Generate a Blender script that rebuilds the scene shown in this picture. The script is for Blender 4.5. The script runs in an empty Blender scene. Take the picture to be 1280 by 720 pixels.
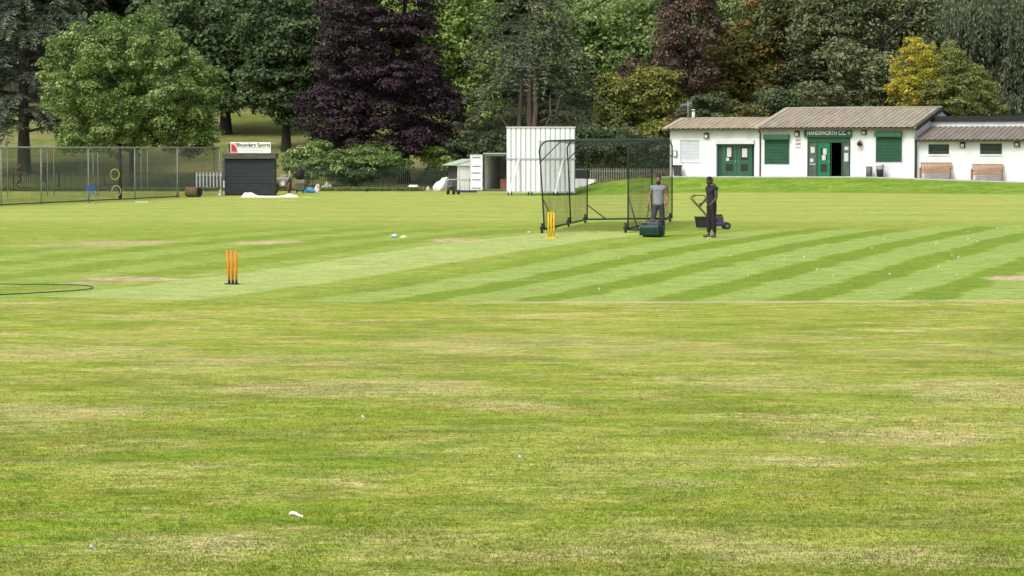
import bpy, math
import numpy as np
from mathutils import Vector, Matrix, Quaternion

# ------------------------------------------------------------------ camera, world, sun, exposure
scene = bpy.context.scene
COL = scene.collection
R = math.radians
FPX = 3150.0            # focal length in pixels of a 1280 wide picture
CZ = 2.6                # eye height
TILT = math.atan(174.0/FPX)
cam_d = bpy.data.cameras.new('camera')
cam = bpy.data.objects.new('camera', cam_d); COL.objects.link(cam)
cam_d.sensor_width = 36.0; cam_d.lens = FPX/1280*36
cam_d.clip_start = 0.5; cam_d.clip_end = 4000
cam.location = (0, 0, CZ); cam.rotation_euler = (R(90)-TILT, 0, 0)
scene.camera = cam

SUN_EL, SUN_AZ = 50, -140          # azimuth measured clockwise from +Y (view direction)
w = bpy.data.worlds.new('World'); scene.world = w; w.use_nodes = True
nt = w.node_tree; nt.nodes.clear()
sky = nt.nodes.new('ShaderNodeTexSky'); sky.sky_type = 'NISHITA'; sky.sun_disc = False
sky.sun_elevation = R(SUN_EL); sky.sun_rotation = R(SUN_AZ)
sky.air_density = 1.0; sky.dust_density = 4.0; sky.ozone_density = 1.0
hs = nt.nodes.new('ShaderNodeHueSaturation'); hs.inputs['Saturation'].default_value = 0.45
bg = nt.nodes.new('ShaderNodeBackground'); bg.inputs['Strength'].default_value = 0.15
wo = nt.nodes.new('ShaderNodeOutputWorld')
nt.links.new(sky.outputs[0], hs.inputs['Color']); nt.links.new(hs.outputs[0], bg.inputs['Color'])
nt.links.new(bg.outputs[0], wo.inputs['Surface'])

sd = bpy.data.lights.new('sun', 'SUN'); sd.energy = 1.3; sd.angle = R(15); sd.color = (1.0, 0.98, 0.95)
so = bpy.data.objects.new('sun', sd); COL.objects.link(so)
az = R(SUN_AZ); el = R(SUN_EL)
sdir = Vector((math.sin(az)*math.cos(el), math.cos(az)*math.cos(el), math.sin(el)))
so.rotation_euler = sdir.to_track_quat('Z', 'Y').to_euler()
so.location = (0, 0, 60)
scene.view_settings.view_transform = 'Standard'; scene.view_settings.look = 'None'
scene.view_settings.exposure = 0.48; scene.view_settings.gamma = 1.0
try:
    scene.cycles.max_bounces = 6; scene.cycles.transparent_max_bounces = 16
    scene.cycles.diffuse_bounces = 3
except Exception: pass

# ------------------------------------------------------------------ terrain
def sm(t):
    t = np.clip(t, 0, 1); return t*t*(3-2*t)
_ty = np.arange(-60, 400, 1.0)
_tz = np.interp(_ty, [-60,-5,40,52,62,71,90,130,165,400], [-.22,-.22,-.22,-.24,-.04,.07,.05,-.2,-.27,-.27])
_k = np.exp(-0.5*(np.arange(-12,13)/4.0)**2); _k /= _k.sum()
_tz = np.convolve(np.pad(_tz, 12, mode='edge'), _k, mode='valid')
# pavilion frame: origin at the left end of its front wall, x along the wall, y to the back
PA = R(24); PO = (9.95, 159.0)
def pav_local(X, Y):
    dx = X-PO[0]; dy = Y-PO[1]
    return dx*math.cos(PA)-dy*math.sin(PA), dx*math.sin(PA)+dy*math.cos(PA)
def pav_world(l, b):
    return PO[0]+l*math.cos(PA)+b*math.sin(PA), PO[1]-l*math.sin(PA)+b*math.cos(PA)
def pav_top(l):
    return np.interp(l, [-6,0,13,22.4,30,60], [.6,.82,.86,.60,.45,.3])
def zt(X, Y):
    X = np.asarray(X, float); Y = np.asarray(Y, float)
    z = np.interp(Y, _ty, _tz)
    z = z + .26*sm((X-2)/12)*sm((Y-95)/40)
    l, b = pav_local(X, Y)
    m = sm((b+8.0)/5.8)*sm((l+9)/8.0)
    z = z*(1-m)+pav_top(l)*m
    s = np.clip(Y-180, 0, 110); s = np.where(s < 6, s*s/12, s-3)
    z = z + .115*s*(1-.35*sm((X-0)/25))
    z = z + .03*np.sin(X*.23+1.3)*np.sin(Y*.11)*sm((Y-10)/10)*sm((140-Y)/30)
    return z
def T(x, y): return float(zt(x, y))
def ray(px, py):
    d = Vector(((px-640)/FPX, (360-py)/FPX, -1.0)); d.rotate(cam.rotation_euler.to_matrix()); return d
def at(px, py):
    d = ray(px, py); n = 24000
    ts = np.linspace(12, 330, n)/d.y
    zz = CZ+ts*d.z - zt(ts*d.x, ts*d.y)
    i = np.argmax(zz < 0)
    if zz[i] >= 0: i = n-1
    t = ts[i]; return Vector((t*d.x, t*d.y, T(t*d.x, t*d.y)))
def P(px, py, Y):
    d = ray(px, py); t = Y/d.y; return Vector((t*d.x, Y, CZ+t*d.z))
def gp(px, Y):
    x = (px-640)/FPX*Y; return Vector((x, Y, T(x, Y)))

# ------------------------------------------------------------------ materials
MATS = {}
def mat(name, c1, c2=None, rough=.8, scale=6, bump=0, spec=.3, metal=0, bscale=None, stretch=None):
    if name in MATS: return MATS[name]
    m = bpy.data.materials.new(name); m.use_nodes = True; n = m.node_tree; b = n.nodes['Principled BSDF']
    b.inputs['Roughness'].default_value = rough; b.inputs['Metallic'].default_value = metal
    b.inputs['Specular IOR Level'].default_value = spec
    c2 = c2 or tuple(v*.75 for v in c1)
    tc = n.nodes.new('ShaderNodeTexCoord'); mp = n.nodes.new('ShaderNodeMapping')
    if stretch: mp.inputs['Scale'].default_value = stretch
    n.links.new(tc.outputs['Object'], mp.inputs[0])
    nz = n.nodes.new('ShaderNodeTexNoise'); nz.inputs['Scale'].default_value = scale; nz.inputs['Detail'].default_value = 5
    nz.inputs['Roughness'].default_value = .65
    n.links.new(mp.outputs[0], nz.inputs['Vector'])
    cr = n.nodes.new('ShaderNodeValToRGB'); cr.color_ramp.elements[0].position = .35; cr.color_ramp.elements[1].position = .68
    cr.color_ramp.elements[0].color = (*c2, 1); cr.color_ramp.elements[1].color = (*c1, 1)
    n.links.new(nz.outputs[0], cr.inputs[0]); n.links.new(cr.outputs[0], b.inputs['Base Color'])
    if bump:
        nb = n.nodes.new('ShaderNodeTexNoise'); nb.inputs['Scale'].default_value = bscale or scale*6; nb.inputs['Detail'].default_value = 4
        n.links.new(mp.outputs[0], nb.inputs['Vector'])
        bp = n.nodes.new('ShaderNodeBump'); bp.inputs['Strength'].default_value = bump; bp.inputs['Distance'].default_value = .02
        n.links.new(nb.outputs[0], bp.inputs['Height']); n.links.new(bp.outputs[0], b.inputs['Normal'])
    MATS[name] = m; return m

def net_mat(name, col, cover):
    """woven net: thin threads, holes see-through"""
    m = bpy.data.materials.new(name); m.use_nodes = True; n = m.node_tree; b = n.nodes['Principled BSDF']; out = n.nodes['Material Output']
    b.inputs['Base Color'].default_value = (*col, 1); b.inputs['Roughness'].default_value = .9
    tr = n.nodes.new('ShaderNodeBsdfTransparent'); mx = n.nodes.new('ShaderNodeMixShader')
    tc = n.nodes.new('ShaderNodeTexCoord'); nz = n.nodes.new('ShaderNodeTexNoise'); nz.inputs['Scale'].default_value = .9
    n.links.new(tc.outputs['Object'], nz.inputs['Vector'])
    mr = n.nodes.new('ShaderNodeMapRange'); mr.inputs[3].default_value = cover*.6; mr.inputs[4].default_value = cover*1.4
    n.links.new(nz.outputs[0], mr.inputs[0]); n.links.new(mr.outputs[0], mx.inputs[0])
    n.links.new(tr.outputs[0], mx.inputs[1]); n.links.new(b.outputs[0], mx.inputs[2]); n.links.new(mx.outputs[0], out.inputs[0])
    return m

def leaf_mat(name, dark, mid, light, trans=.22, rough=.55, spec=.35):
    m = bpy.data.materials.new(name); m.use_nodes = True; n = m.node_tree; b = n.nodes['Principled BSDF']; out = n.nodes['Material Output']
    at_ = n.nodes.new('ShaderNodeAttribute'); at_.attribute_name = 'tint'
    cr = n.nodes.new('ShaderNodeValToRGB'); e = cr.color_ramp.elements
    e[0].position = 0; e[0].color = (*dark, 1); e[1].position = 1; e[1].color = (*light, 1)
    k = cr.color_ramp.elements.new(.5); k.color = (*mid, 1)
    n.links.new(at_.outputs['Fac'], cr.inputs[0]); n.links.new(cr.outputs[0], b.inputs['Base Color'])
    b.inputs['Roughness'].default_value = rough; b.inputs['Specular IOR Level'].default_value = spec
    tl = n.nodes.new('ShaderNodeBsdfTranslucent'); n.links.new(cr.outputs[0], tl.inputs[0])
    mx = n.nodes.new('ShaderNodeMixShader'); mx.inputs[0].default_value = trans
    n.links.new(b.outputs[0], mx.inputs[1]); n.links.new(tl.outputs[0], mx.inputs[2]); n.links.new(mx.outputs[0], out.inputs[0])
    return m

# ------------------------------------------------------------------ mesh helpers
def tag(o, label=None, cat=None, group=None, kind=None):
    if label: o['label'] = label
    if cat: o['category'] = cat
    if group: o['group'] = group
    if kind: o['kind'] = kind
    return o
def empty(name, loc, rz=0, label=None, cat=None, group=None):
    o = bpy.data.objects.new(name, None); COL.objects.link(o); o.location = loc; o.rotation_euler = (0, 0, rz)
    o.empty_display_size = .3
    return tag(o, label, cat, group)
def islands(mb, name, m, parent):
    par = list(range(len(mb.v)))
    def fd(a):
        while par[a] != a: par[a] = par[par[a]]; a = par[a]
        return a
    for f in mb.f:
        for q in f[1:]: par[fd(q)] = fd(f[0])
    gr = {}
    for f, s_ in zip(mb.f, mb.sm): gr.setdefault(fd(f[0]), []).append((f, s_))
    out = []
    for k, fs in gr.items():
        ids = sorted({i for f, _ in fs for i in f}); mp = {i: j for j, i in enumerate(ids)}; n_ = MB()
        n_.v = [mb.v[i] for i in ids]; n_.f = [tuple(mp[i] for i in f) for f, _ in fs]; n_.sm = [q for _, q in fs]; out.append(n_.build(name, m, parent))
    return out
class MB:
    def __init__(s): s.v = []; s.f = []; s.sm = []
    def add(s, vs, fs, smooth=False):
        k = len(s.v); s.v += [tuple(v) for v in vs]; s.f += [tuple(i+k for i in f) for f in fs]; s.sm += [smooth]*len(fs); return s
    def box(s, x0, x1, y0, y1, z0, z1, M=None):
        vs = [(x, y, z) for z in (z0, z1) for y in (y0, y1) for x in (x0, x1)]
        if M: vs = [M @ Vector(v) for v in vs]
        return s.add(vs, [(0,2,3,1),(4,5,7,6),(0,1,5,4),(2,6,7,3),(0,4,6,2),(1,3,7,5)])
    def bev(s, x0, x1, y0, y1, z0, z1, r=.01, M=None):
        """box with chamfered vertical edges and top"""
        o = [(x0+r,y0),(x1-r,y0),(x1,y0+r),(x1,y1-r),(x1-r,y1),(x0+r,y1),(x0,y1-r),(x0,y0+r)]
        i = [(x0+r,y0+r),(x1-r,y0+r),(x1-r,y0+r),(x1-r,y1-r),(x1-r,y1-r),(x0+r,y1-r),(x0+r,y1-r),(x0+r,y0+r)]
        vs = [(a,b,z0) for a,b in o]+[(a,b,z1-r) for a,b in o]+[(a,b,z1) for a,b in i]
        if M: vs = [M @ Vector(v) for v in vs]
        fs = [tuple(range(7,-1,-1))]+[(k,(k+1)%8,8+(k+1)%8,8+k) for k in range(8)]+[(8+k,8+(k+1)%8,16+(k+1)%8,16+k) for k in range(8)]+[tuple(range(16,24))]
        return s.add(vs, fs)
    def beam(s, p0, p1, w, h):
        p0 = Vector(p0); p1 = Vector(p1); d = p1-p0; L = d.length
        q = d.to_track_quat('Z', 'Y'); M = Matrix.Translation(p0) @ q.to_matrix().to_4x4()
        return s.box(-w/2, w/2, -h/2, h/2, 0, L, M)
    def tube(s, pts, r, n=8, cap=True):
        pts = [Vector(p) for p in pts]; rs = r if isinstance(r, (list, tuple)) else [r]*len(pts)
        k = len(s.v); vs = []; ref = None
        for i, p in enumerate(pts):
            d = (pts[min(i+1, len(pts)-1)]-pts[max(i-1, 0)]).normalized()
            if ref is None: ref = d.orthogonal().normalized()
            ref = (ref-d*ref.dot(d)).normalized(); b = d.cross(ref)
            for j in range(n):
                a = 2*math.pi*j/n; vs.append(p+(ref*math.cos(a)+b*math.sin(a))*rs[i])
        fs = [(i*n+j, i*n+(j+1)%n, (i+1)*n+(j+1)%n, (i+1)*n+j) for i in range(len(pts)-1) for j in range(n)]
        s.add(vs, fs, True)
        if cap:
            s.f += [tuple(k+j for j in range(n-1, -1, -1)), tuple(k+(len(pts)-1)*n+j for j in range(n))]; s.sm += [False]*2
        return s
    def cyl(s, p0, p1, r0, r1=None, n=20): return s.tube([p0, p1], [r0, r0 if r1 is None else r1], n)
    def ell(s, c, rx, ry, rz, nu=16, nv=10, fn=None, M=None):
        vs = []
        for i in range(nv+1):
            th = math.pi*i/nv
            for j in range(nu):
                ph = 2*math.pi*j/nu; d = (math.sin(th)*math.cos(ph), math.sin(th)*math.sin(ph), math.cos(th))
                k = fn(d) if fn else 1
                v = Vector((rx*d[0]*k, ry*d[1]*k, rz*d[2]*k))
                if M: v = M @ v
                vs.append(Vector(c)+v)
        fs = [(i*nu+j, (i+1)*nu+j, (i+1)*nu+(j+1)%nu, i*nu+(j+1)%nu) for i in range(nv) for j in range(nu)]
        return s.add(vs, fs, True)
    def torus(s, c, Rr, r, n=32, m=8, axis='y', sx=1, sz=1):
        pts = []
        vs = []
        for i in range(n):
            a = 2*math.pi*i/n
            for j in range(m):
                b = 2*math.pi*j/m; q = Rr+r*math.cos(b); u = q*math.cos(a)*sx; v = q*math.sin(a)*sz; t = r*math.sin(b)
                vs.append(Vector(c)+Vector((u, t, v) if axis == 'y' else ((t, u, v) if axis == 'x' else (u, v, t))))
        fs = [(i*m+j, ((i+1)%n)*m+j, ((i+1)%n)*m+(j+1)%m, i*m+(j+1)%m) for i in range(n) for j in range(m)]
        return s.add(vs, fs, True)
    def prism(s, poly, y0, y1):
        """poly in xz, extruded along y"""
        n = len(poly); vs = [(x, y0, z) for x, z in poly]+[(x, y1, z) for x, z in poly]
        return s.add(vs, [tuple(range(n)), tuple(range(2*n-1, n-1, -1))]+[(i, i+n, (i+1)%n+n, (i+1)%n) for i in range(n)])
    def prismx(s, poly, x0, x1):
        n = len(poly); vs = [(x0, y, z) for y, z in poly]+[(x1, y, z) for y, z in poly]
        return s.add(vs, [tuple(range(n-1,-1,-1)), tuple(range(n, 2*n))]+[(i, (i+1)%n, (i+1)%n+n, i+n) for i in range(n)])
    def build(s, name, m, parent=None, loc=None, rz=0):
        me = bpy.data.meshes.new(name); me.from_pydata(s.v, [], s.f)
        me.polygons.foreach_set('use_smooth', s.sm); me.materials.append(m); me.update()
        o = bpy.data.objects.new(name, me); COL.objects.link(o)
        if parent: o.parent = parent
        if loc is not None: o.location = loc
        o.rotation_euler = (0, 0, rz); return o
def np_obj(name, V, F, m, parent=None, tint=None, smooth=False, attrs=None):
    me = bpy.data.meshes.new(name); nv = len(V); nf = len(F); k = F.shape[1]
    me.vertices.add(nv); me.vertices.foreach_set('co', np.ascontiguousarray(V, np.float32).ravel())
    me.loops.add(nf*k); me.loops.foreach_set('vertex_index', np.ascontiguousarray(F, np.int32).ravel())
    me.polygons.add(nf); me.polygons.foreach_set('loop_start', np.arange(0, nf*k, k, dtype=np.int32))
    me.update(calc_edges=True)
    me.polygons.foreach_set('use_smooth', np.full(nf, smooth))
    if tint is not None:
        a = me.attributes.new('tint', 'FLOAT', 'FACE'); a.data.foreach_set('value', np.ascontiguousarray(tint, np.float32))
    for kk, vv in (attrs or {}).items():
        a = me.attributes.new(kk, 'FLOAT', 'POINT'); a.data.foreach_set('value', np.ascontiguousarray(vv, np.float32))
    me.materials.append(m); o = bpy.data.objects.new(name, me); COL.objects.link(o)
    if parent: o.parent = parent
    return o
def copy_tree(o, parent=None):
    c = o.copy(); COL.objects.link(c)
    if parent: c.parent = parent
    for ch in list(o.children): copy_tree(ch, c)
    return c
def text_mesh(name, body, size, m, parent, loc, rot=(R(90), 0, 0), align='CENTER', xs=1.0, ext=.004, bold=.02):
    cu = bpy.data.curves.new(name, 'FONT'); cu.body = body; cu.size = size; cu.align_x = align; cu.align_y = 'CENTER'; cu.extrude = ext
    cu.offset = size*bold
    t = bpy.data.objects.new(name+'_c', cu); COL.objects.link(t)
    dg = bpy.context.evaluated_depsgraph_get(); me = bpy.data.meshes.new_from_object(t.evaluated_get(dg))
    bpy.data.objects.remove(t); me.materials.clear(); me.materials.append(m)
    co = np.array([v.co for v in me.vertices]); xs = xs/(co[:,0].max()-co[:,0].min())
    o = bpy.data.objects.new(name, me); COL.objects.link(o); o.parent = parent; o.location = loc; o.rotation_euler = rot; o.scale = (xs, 1, 1)
    return o

# ------------------------------------------------------------------ ground
A0 = at(291, 355.5); A1 = at(689, 297.5)
pd = (A1-A0); pd.z = 0; PL = pd.length; pd.normalize(); pn = Vector((pd.y, -pd.x, 0))   # along / to the near-right side
def pitch_uv(X, Y):
    dx = X-A0.x; dy = Y-A0.y
    return dx*pd.x+dy*pd.y, dx*pn.x+dy*pn.y
rs = np.random.RandomState(5)
def vnoise(X, Y, sc, seed):
    r = np.random.RandomState(seed); g = r.rand(256, 256)
    x = X/sc; y = Y/sc; xi = np.floor(x).astype(int); yi = np.floor(y).astype(int); fx = sm(x-xi); fy = sm(y-yi)
    G = lambda a, b: g[a % 256, b % 256]
    return (G(xi, yi)*(1-fx)+G(xi+1, yi)*fx)*(1-fy)+(G(xi, yi+1)*(1-fx)+G(xi+1, yi+1)*fx)*fy
def axis(parts):
    out = []
    for a, b, st in parts: out += list(np.arange(a, b, st))
    return np.array(out+[parts[-1][1]])
xs = axis([(-900,-120,60),(-120,-40,5),(-40,-19,1),(-19,19,.17),(19,40,1),(40,120,5),(120,900,60)])
ys = axis([(-120,-20,20),(-20,14,2),(14,40,.22),(40,96,.24),(96,200,.8),(200,300,4),(300,1800,100)])
XX, YY = np.meshgrid(xs, ys); ZZ = zt(XX, YY)
V = np.stack([XX.ravel(), YY.ravel(), ZZ.ravel()], 1); nx = len(xs); ny = len(ys)
ii, jj = np.meshgrid(np.arange(nx-1), np.arange(ny-1)); a = (jj*nx+ii).ravel()
F = np.stack([a, a+1, a+1+nx, a+nx], 1)
X = V[:, 0]; Y = V[:, 1]
u, v_ = pitch_uv(X, Y)
nearline = at(700, 379).y
wob = (vnoise(X, Y, 1.1, 3)-.5)*.22+(vnoise(X, Y, .4, 33)-.5)*.16
# mown square: light / dark strips to the right of the pitch, softer ones to the left
b0 = at(785, 378); bu, bv = pitch_uv(np.array(b0.x), np.array(b0.y)); per = 2.26
ph = ((v_-float(bv)+wob)/per) % 1.0        # 0..0.45 dark, rest light
e = .06
st = sm((ph)/e)*(1-sm((ph-.42)/e))*1.0     # dark strip
st_r = .5-.5*st+.5*(1-st)                   # 1 light, 0 dark
right = sm((v_-1.9)/.3)
endf = 1-sm((Y-76-(X-5)*.25+(vnoise(X, Y, 3, 9)-.5)*6)/6)
amp = right*endf*sm((v_-2.6)/3+.35)
ph2 = ((v_+wob*2)/2.6) % 1.0
left = (1-sm((v_+1.8)/.3))*sm((v_+15)/6)*(1-sm((u-24)/8))
st_l = sm(ph2/.1)*(1-sm((ph2-.5)/.1))
insq = sm((Y-nearline+(vnoise(X, Y, 1.3, 12)-.5)*1.3+(vnoise(X, Y, .35, 13)-.5)*.6)/.7)
stripe = .5+(st_r-.5)*amp*insq + (st_l-.5)*left*insq*.55
# broad roller bands over the outfield
band = .5+.5*np.sin(((X*.93+Y*.1)*1.1)/1.4+vnoise(X, Y, 9, 4)*2)
pm = sm((1.62-np.abs(v_+wob*.6))/.12)*sm((u+5.2)/.3)*sm((27.5-u)/2)
pm = pm*insq
bare = np.zeros_like(X)
def patch(px, py, rx, ry, s=1.0, seed=1):
    """ground ellipse, radii in metres across / along the view"""
    global bare
    c = at(px, py); d = ((X-c.x)/rx)**2+((Y-c.y)/ry)**2
    d = d+(vnoise(X, Y, .35, seed)-.5)*.8+(vnoise(X, Y, 1.2, seed+9)-.5)*.9
    bare = np.maximum(bare, s*sm((1.15-d)/.6))
patch(150, 304, 1.35, 1.7, .75, 21); patch(90, 306.5, 1.7, 1.1, .45, 26); patch(332, 303.5, .95, 1.2, 1.0, 22); patch(168, 349, 1.05, .85, 1.15, 23); patch(105, 353.5, .65, .6, .75, 24); patch(215, 349, .5, .5, .5, 36)
patch(568, 300.5, .85, 1.5, .9, 25); patch(1274, 348, .7, 1.0, 1.0, 27); patch(655, 350, .7, .5, .35, 28); patch(612, 349, .6, .5, .3, 29)
patch(905, 296.5, .9, .8, .35, 30); patch(610, 237.6, 2.0, 1.0, .9, 31); patch(640, 238, 2.0, 1.0, .8, 33)
patch(1000, 222.6, 1.2, .35, .6, 34); patch(940, 223, .6, .3, .5, 35)
line = np.exp(-((Y-nearline-.25)/.28)**2)*sm((X-at(560,378).x)/1.0)*(.35+.65*vnoise(X, Y, .8, 40))
def mline(px0, py0, px1, py1, wd, s_):
    global line
    a_, c_ = at(px0, py0), at(px1, py1); f = (X-a_.x)/(c_.x-a_.x); yy = a_.y+(c_.y-a_.y)*f+(vnoise(X, Y*0, .9, 51)-.5)*.12
    line = np.maximum(line, s_*np.exp(-((Y-yy)/wd)**2)*sm(f/.15)*sm((1-f)/.15)*(.3+.7*vnoise(X, Y, .5, 52)))
mline(-40, 572, 380, 589, .06, .55); mline(560, 452, 900, 455, .14, .5); mline(100, 422, 420, 420, .2, .3); mline(940, 470, 1300, 462, .12, .35); mline(180, 521, 300, 525, .09, .6)
dryp = np.zeros_like(X)
for px, py, rx, ry, s_ in ((295,682,.42,.35,1.),(180,680,.5,.3,.5),(560,672,.7,.3,.35),(1010,575,.5,.35,.8),(1150,545,.7,.6,.8),(1240,490,.9,1.0,.7),(1060,545,.6,.5,.7),(960,480,.9,.8,.45),(450,485,1.2,.9,.6),(60,515,.9,.6,.6),(60,440,1.6,1.0,.5),(700,690,.9,.3,.5),(860,670,.5,.3,.5),(1130,695,.8,.35,.8),(960,690,.5,.3,.6),(840,605,.3,.25,.7),(630,505,.4,.5,.5),(330,450,1.4,1.0,.4),(800,440,1.5,1.0,.4),(420,600,.6,.3,.35),(600,430,1.4,1.2,.45),(1180,440,1.4,1.0,.3)):
    c = at(px, py); d = ((X-c.x)/rx/1.3)**2+((Y-c.y)/ry/1.6)**2+(vnoise(X, Y, .25, 71)-.5)*.9+(vnoise(X, Y, .8, 72)-.5)*.9; dryp = np.maximum(dryp, s_*sm((1.4-d)/1.3))
lat = .5+.5*np.sin(Y*2*math.pi/9.0+(vnoise(X, Y, 14, 81)-.5)*3)
l, b = pav_local(X, Y)
bank = sm((b+8.6)/1.6)*(1-sm((b+.5)/1))*sm((l+12)/5)
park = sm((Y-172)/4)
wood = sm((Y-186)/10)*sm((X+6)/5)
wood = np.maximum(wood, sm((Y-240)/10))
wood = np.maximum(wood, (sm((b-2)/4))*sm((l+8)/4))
fenceband = np.exp(-((Y-172)/3.0)**2)*(1-sm((X-2)/3))*.6  # strip along the fence, blended to the shade-darkened park colours
field = bpy.data.materials.new('turf'); field.use_nodes = True
n = field.node_tree; N = n.nodes; Lk = n.links.new; bs = N['Principled BSDF']; bs.inputs['Roughness'].default_value = .85; bs.inputs['Specular IOR Level'].default_value = .12
tc = N.new('ShaderNodeTexCoord')
def noise(sc, det=4, ro=.6, stretch=None, dist=0):
    mp = N.new('ShaderNodeMapping'); Lk(tc.outputs['Object'], mp.inputs[0])
    if stretch: mp.inputs['Scale'].default_value = stretch
    z = N.new('ShaderNodeTexNoise'); z.inputs['Scale'].default_value = sc; z.inputs['Detail'].default_value = det; z.inputs['Roughness'].default_value = ro
    z.inputs['Distortion'].default_value = dist
    Lk(mp.outputs[0], z.inputs['Vector']); return z.outputs[0]
def rng_(x, a, b_, c=0, d=1):
    m = N.new('ShaderNodeMapRange'); m.interpolation_type = 'SMOOTHSTEP'; Lk(x, m.inputs[0]); m.inputs[1].default_value = a; m.inputs[2].default_value = b_; m.inputs[3].default_value = c; m.inputs[4].default_value = d; return m.outputs[0]
def mth(op, a, b_=None):
    m = N.new('ShaderNodeMath'); m.operation = op
    for i, q in enumerate((a, b_)):
        if q is None: continue
        if isinstance(q, (int, float)): m.inputs[i].default_value = q
        else: Lk(q, m.inputs[i])
    return m.outputs[0]
def mix(f, c1, c2, blend='MIX'):
    m = N.new('ShaderNodeMix'); m.data_type = 'RGBA'; m.blend_type = blend
    for s_, q in ((0, f), (6, c1), (7, c2)):
        if isinstance(q, (int, float)): m.inputs[s_].default_value = q
        elif isinstance(q, tuple): m.inputs[s_].default_value = (*q, 1)
        else: Lk(q, m.inputs[s_])
    return m.outputs[2]
def attr(nm):
    q = N.new('ShaderNodeAttribute'); q.attribute_name = nm; return q.outputs['Fac']
fresh, olive, straw = (.245, .325, .028), (.325, .325, .050), (.57, .47, .20)
big = rng_(noise(.22, 5, .7, (.8, 1, 1)), .42, .58)
medn = noise(1.3, 7, .78, (.6, 1.1, 1), .3); med = rng_(medn, .42, .60)
finen = noise(16, 7, .8, (.8, 1, 1)); fine = rng_(finen, .3, .72)
vfine = noise(70, 4, .7)
col = mix(med, fresh, olive)
dry = mth('MULTIPLY', mth('MULTIPLY', rng_(noise(.75, 8, .8, (.7, 1.2, 1), .5), .46, .60), rng_(noise(9, 6, .8, (.7, 1, 1)), .38, .58)), mth('ADD', .55, big))
col = mix(mth('MULTIPLY', dry, .75), col, straw)
lush = mth('MULTIPLY', rng_(noise(.6, 8, .8, (.7, 1.2, 4), .4), .50, .62), .75)
col = mix(lush, col, (.160, .270, .016))
col = mix(mth('MULTIPLY', rng_(noise(.33, 6, .75, (.6, 1.3, 1)), .48, .62), .55), col, (.39, .39, .090))
col = mix(mth('MULTIPLY', rng_(noise(.42, 6, .75, (.6, 1.3, 7)), .50, .62), .55), col, (.175, .215, .030))
col = mix(mth('MULTIPLY', attr('dryp'), rng_(noise(7, 6, .8, (.8, 1, 1)), .38, .58, .2, .95)), col, (.58, .47, .23))
# mown stripes: grass leaning away reads pale and bluish, towards reads deep
S = attr('stripe')
col = mix(mth('MULTIPLY', attr('square'), .6), col, (.235, .325, .040))
col = mix(mth('MULTIPLY', rng_(S, .5, 1, 0, .85), mth('ADD', .7, mth('MULTIPLY', med, .3))), col, (.300, .400, .100))
col = mix(rng_(S, .5, 0, 0, .78), col, (.155, .255, .018))
ostk = rng_(noise(.5, 7, .8, (.7, 1.6, 1), .3), .40, .60)
col = mix(mth('MULTIPLY', attr('outfield'), .75), col, mix(mth('ADD', mth('MULTIPLY', ostk, .6), mth('MULTIPLY', attr('lat'), .4)), (.27, .365, .056), (.43, .45, .125)))
col = mix(mth('MULTIPLY', attr('line'), .95), col, (.54, .50, .24))
col = mix(mth('MULTIPLY', attr('pitch'), .85), col, mix(rng_(noise(1.2, 5, .7, (.4, 1, 1)), .3, .7), (.36, .44, .125), (.42, .48, .165)))
bn = mth('MULTIPLY', attr('bare'), rng_(noise(6, 7, .8, (.6, 1, 1)), .36, .54, .25, 1))
col = mix(bn, col, mix(rng_(noise(3, 4), .35, .65), (.60, .49, .29), (.42, .30, .17)))
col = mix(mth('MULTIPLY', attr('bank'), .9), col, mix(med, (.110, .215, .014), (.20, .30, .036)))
col = mix(mth('MULTIPLY', attr('park'), .85), col, mix(rng_(noise(.25, 5, .7), .35, .65), (.115, .155, .026), (.235, .20, .10)))  # park slope: tree shade painted into the turf colour, plus brown patches
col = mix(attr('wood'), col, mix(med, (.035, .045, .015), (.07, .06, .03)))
var = rng_(finen, .35, .65, .70, 1.30); var2 = rng_(vfine, .35, .65, .76, 1.24)
var3 = rng_(noise(3.2, 7, .8, (.5, 1.3, 1), .3), .38, .62, .80, 1.2)
cm = N.new('ShaderNodeMix'); cm.data_type = 'RGBA'; cm.blend_type = 'MULTIPLY'; cm.inputs[0].default_value = 1
cc = N.new('ShaderNodeCombineColor'); vv = mth('MULTIPLY', mth('MULTIPLY', var, var2), var3)
for i in range(3): Lk(vv, cc.inputs[i])
Lk(col, cm.inputs[6]); Lk(cc.outputs[0], cm.inputs[7]); Lk(cm.outputs[2], bs.inputs['Base Color'])
bp = N.new('ShaderNodeBump'); bp.inputs['Strength'].default_value = .55; bp.inputs['Distance'].default_value = .03
Lk(mth('ADD', finen, mth('MULTIPLY', vfine, .5)), bp.inputs['Height']); Lk(bp.outputs[0], bs.inputs['Normal'])
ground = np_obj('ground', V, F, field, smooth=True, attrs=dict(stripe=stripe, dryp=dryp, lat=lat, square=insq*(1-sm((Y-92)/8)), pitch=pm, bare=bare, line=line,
    bank=bank, park=np.maximum(park*(1-sm((X-3)/3)), fenceband), wood=wood, outfield=sm((Y-80)/12)*(1-bank)*(1-park)*(.8+.2*band)))
tag(ground, kind='structure')

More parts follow.
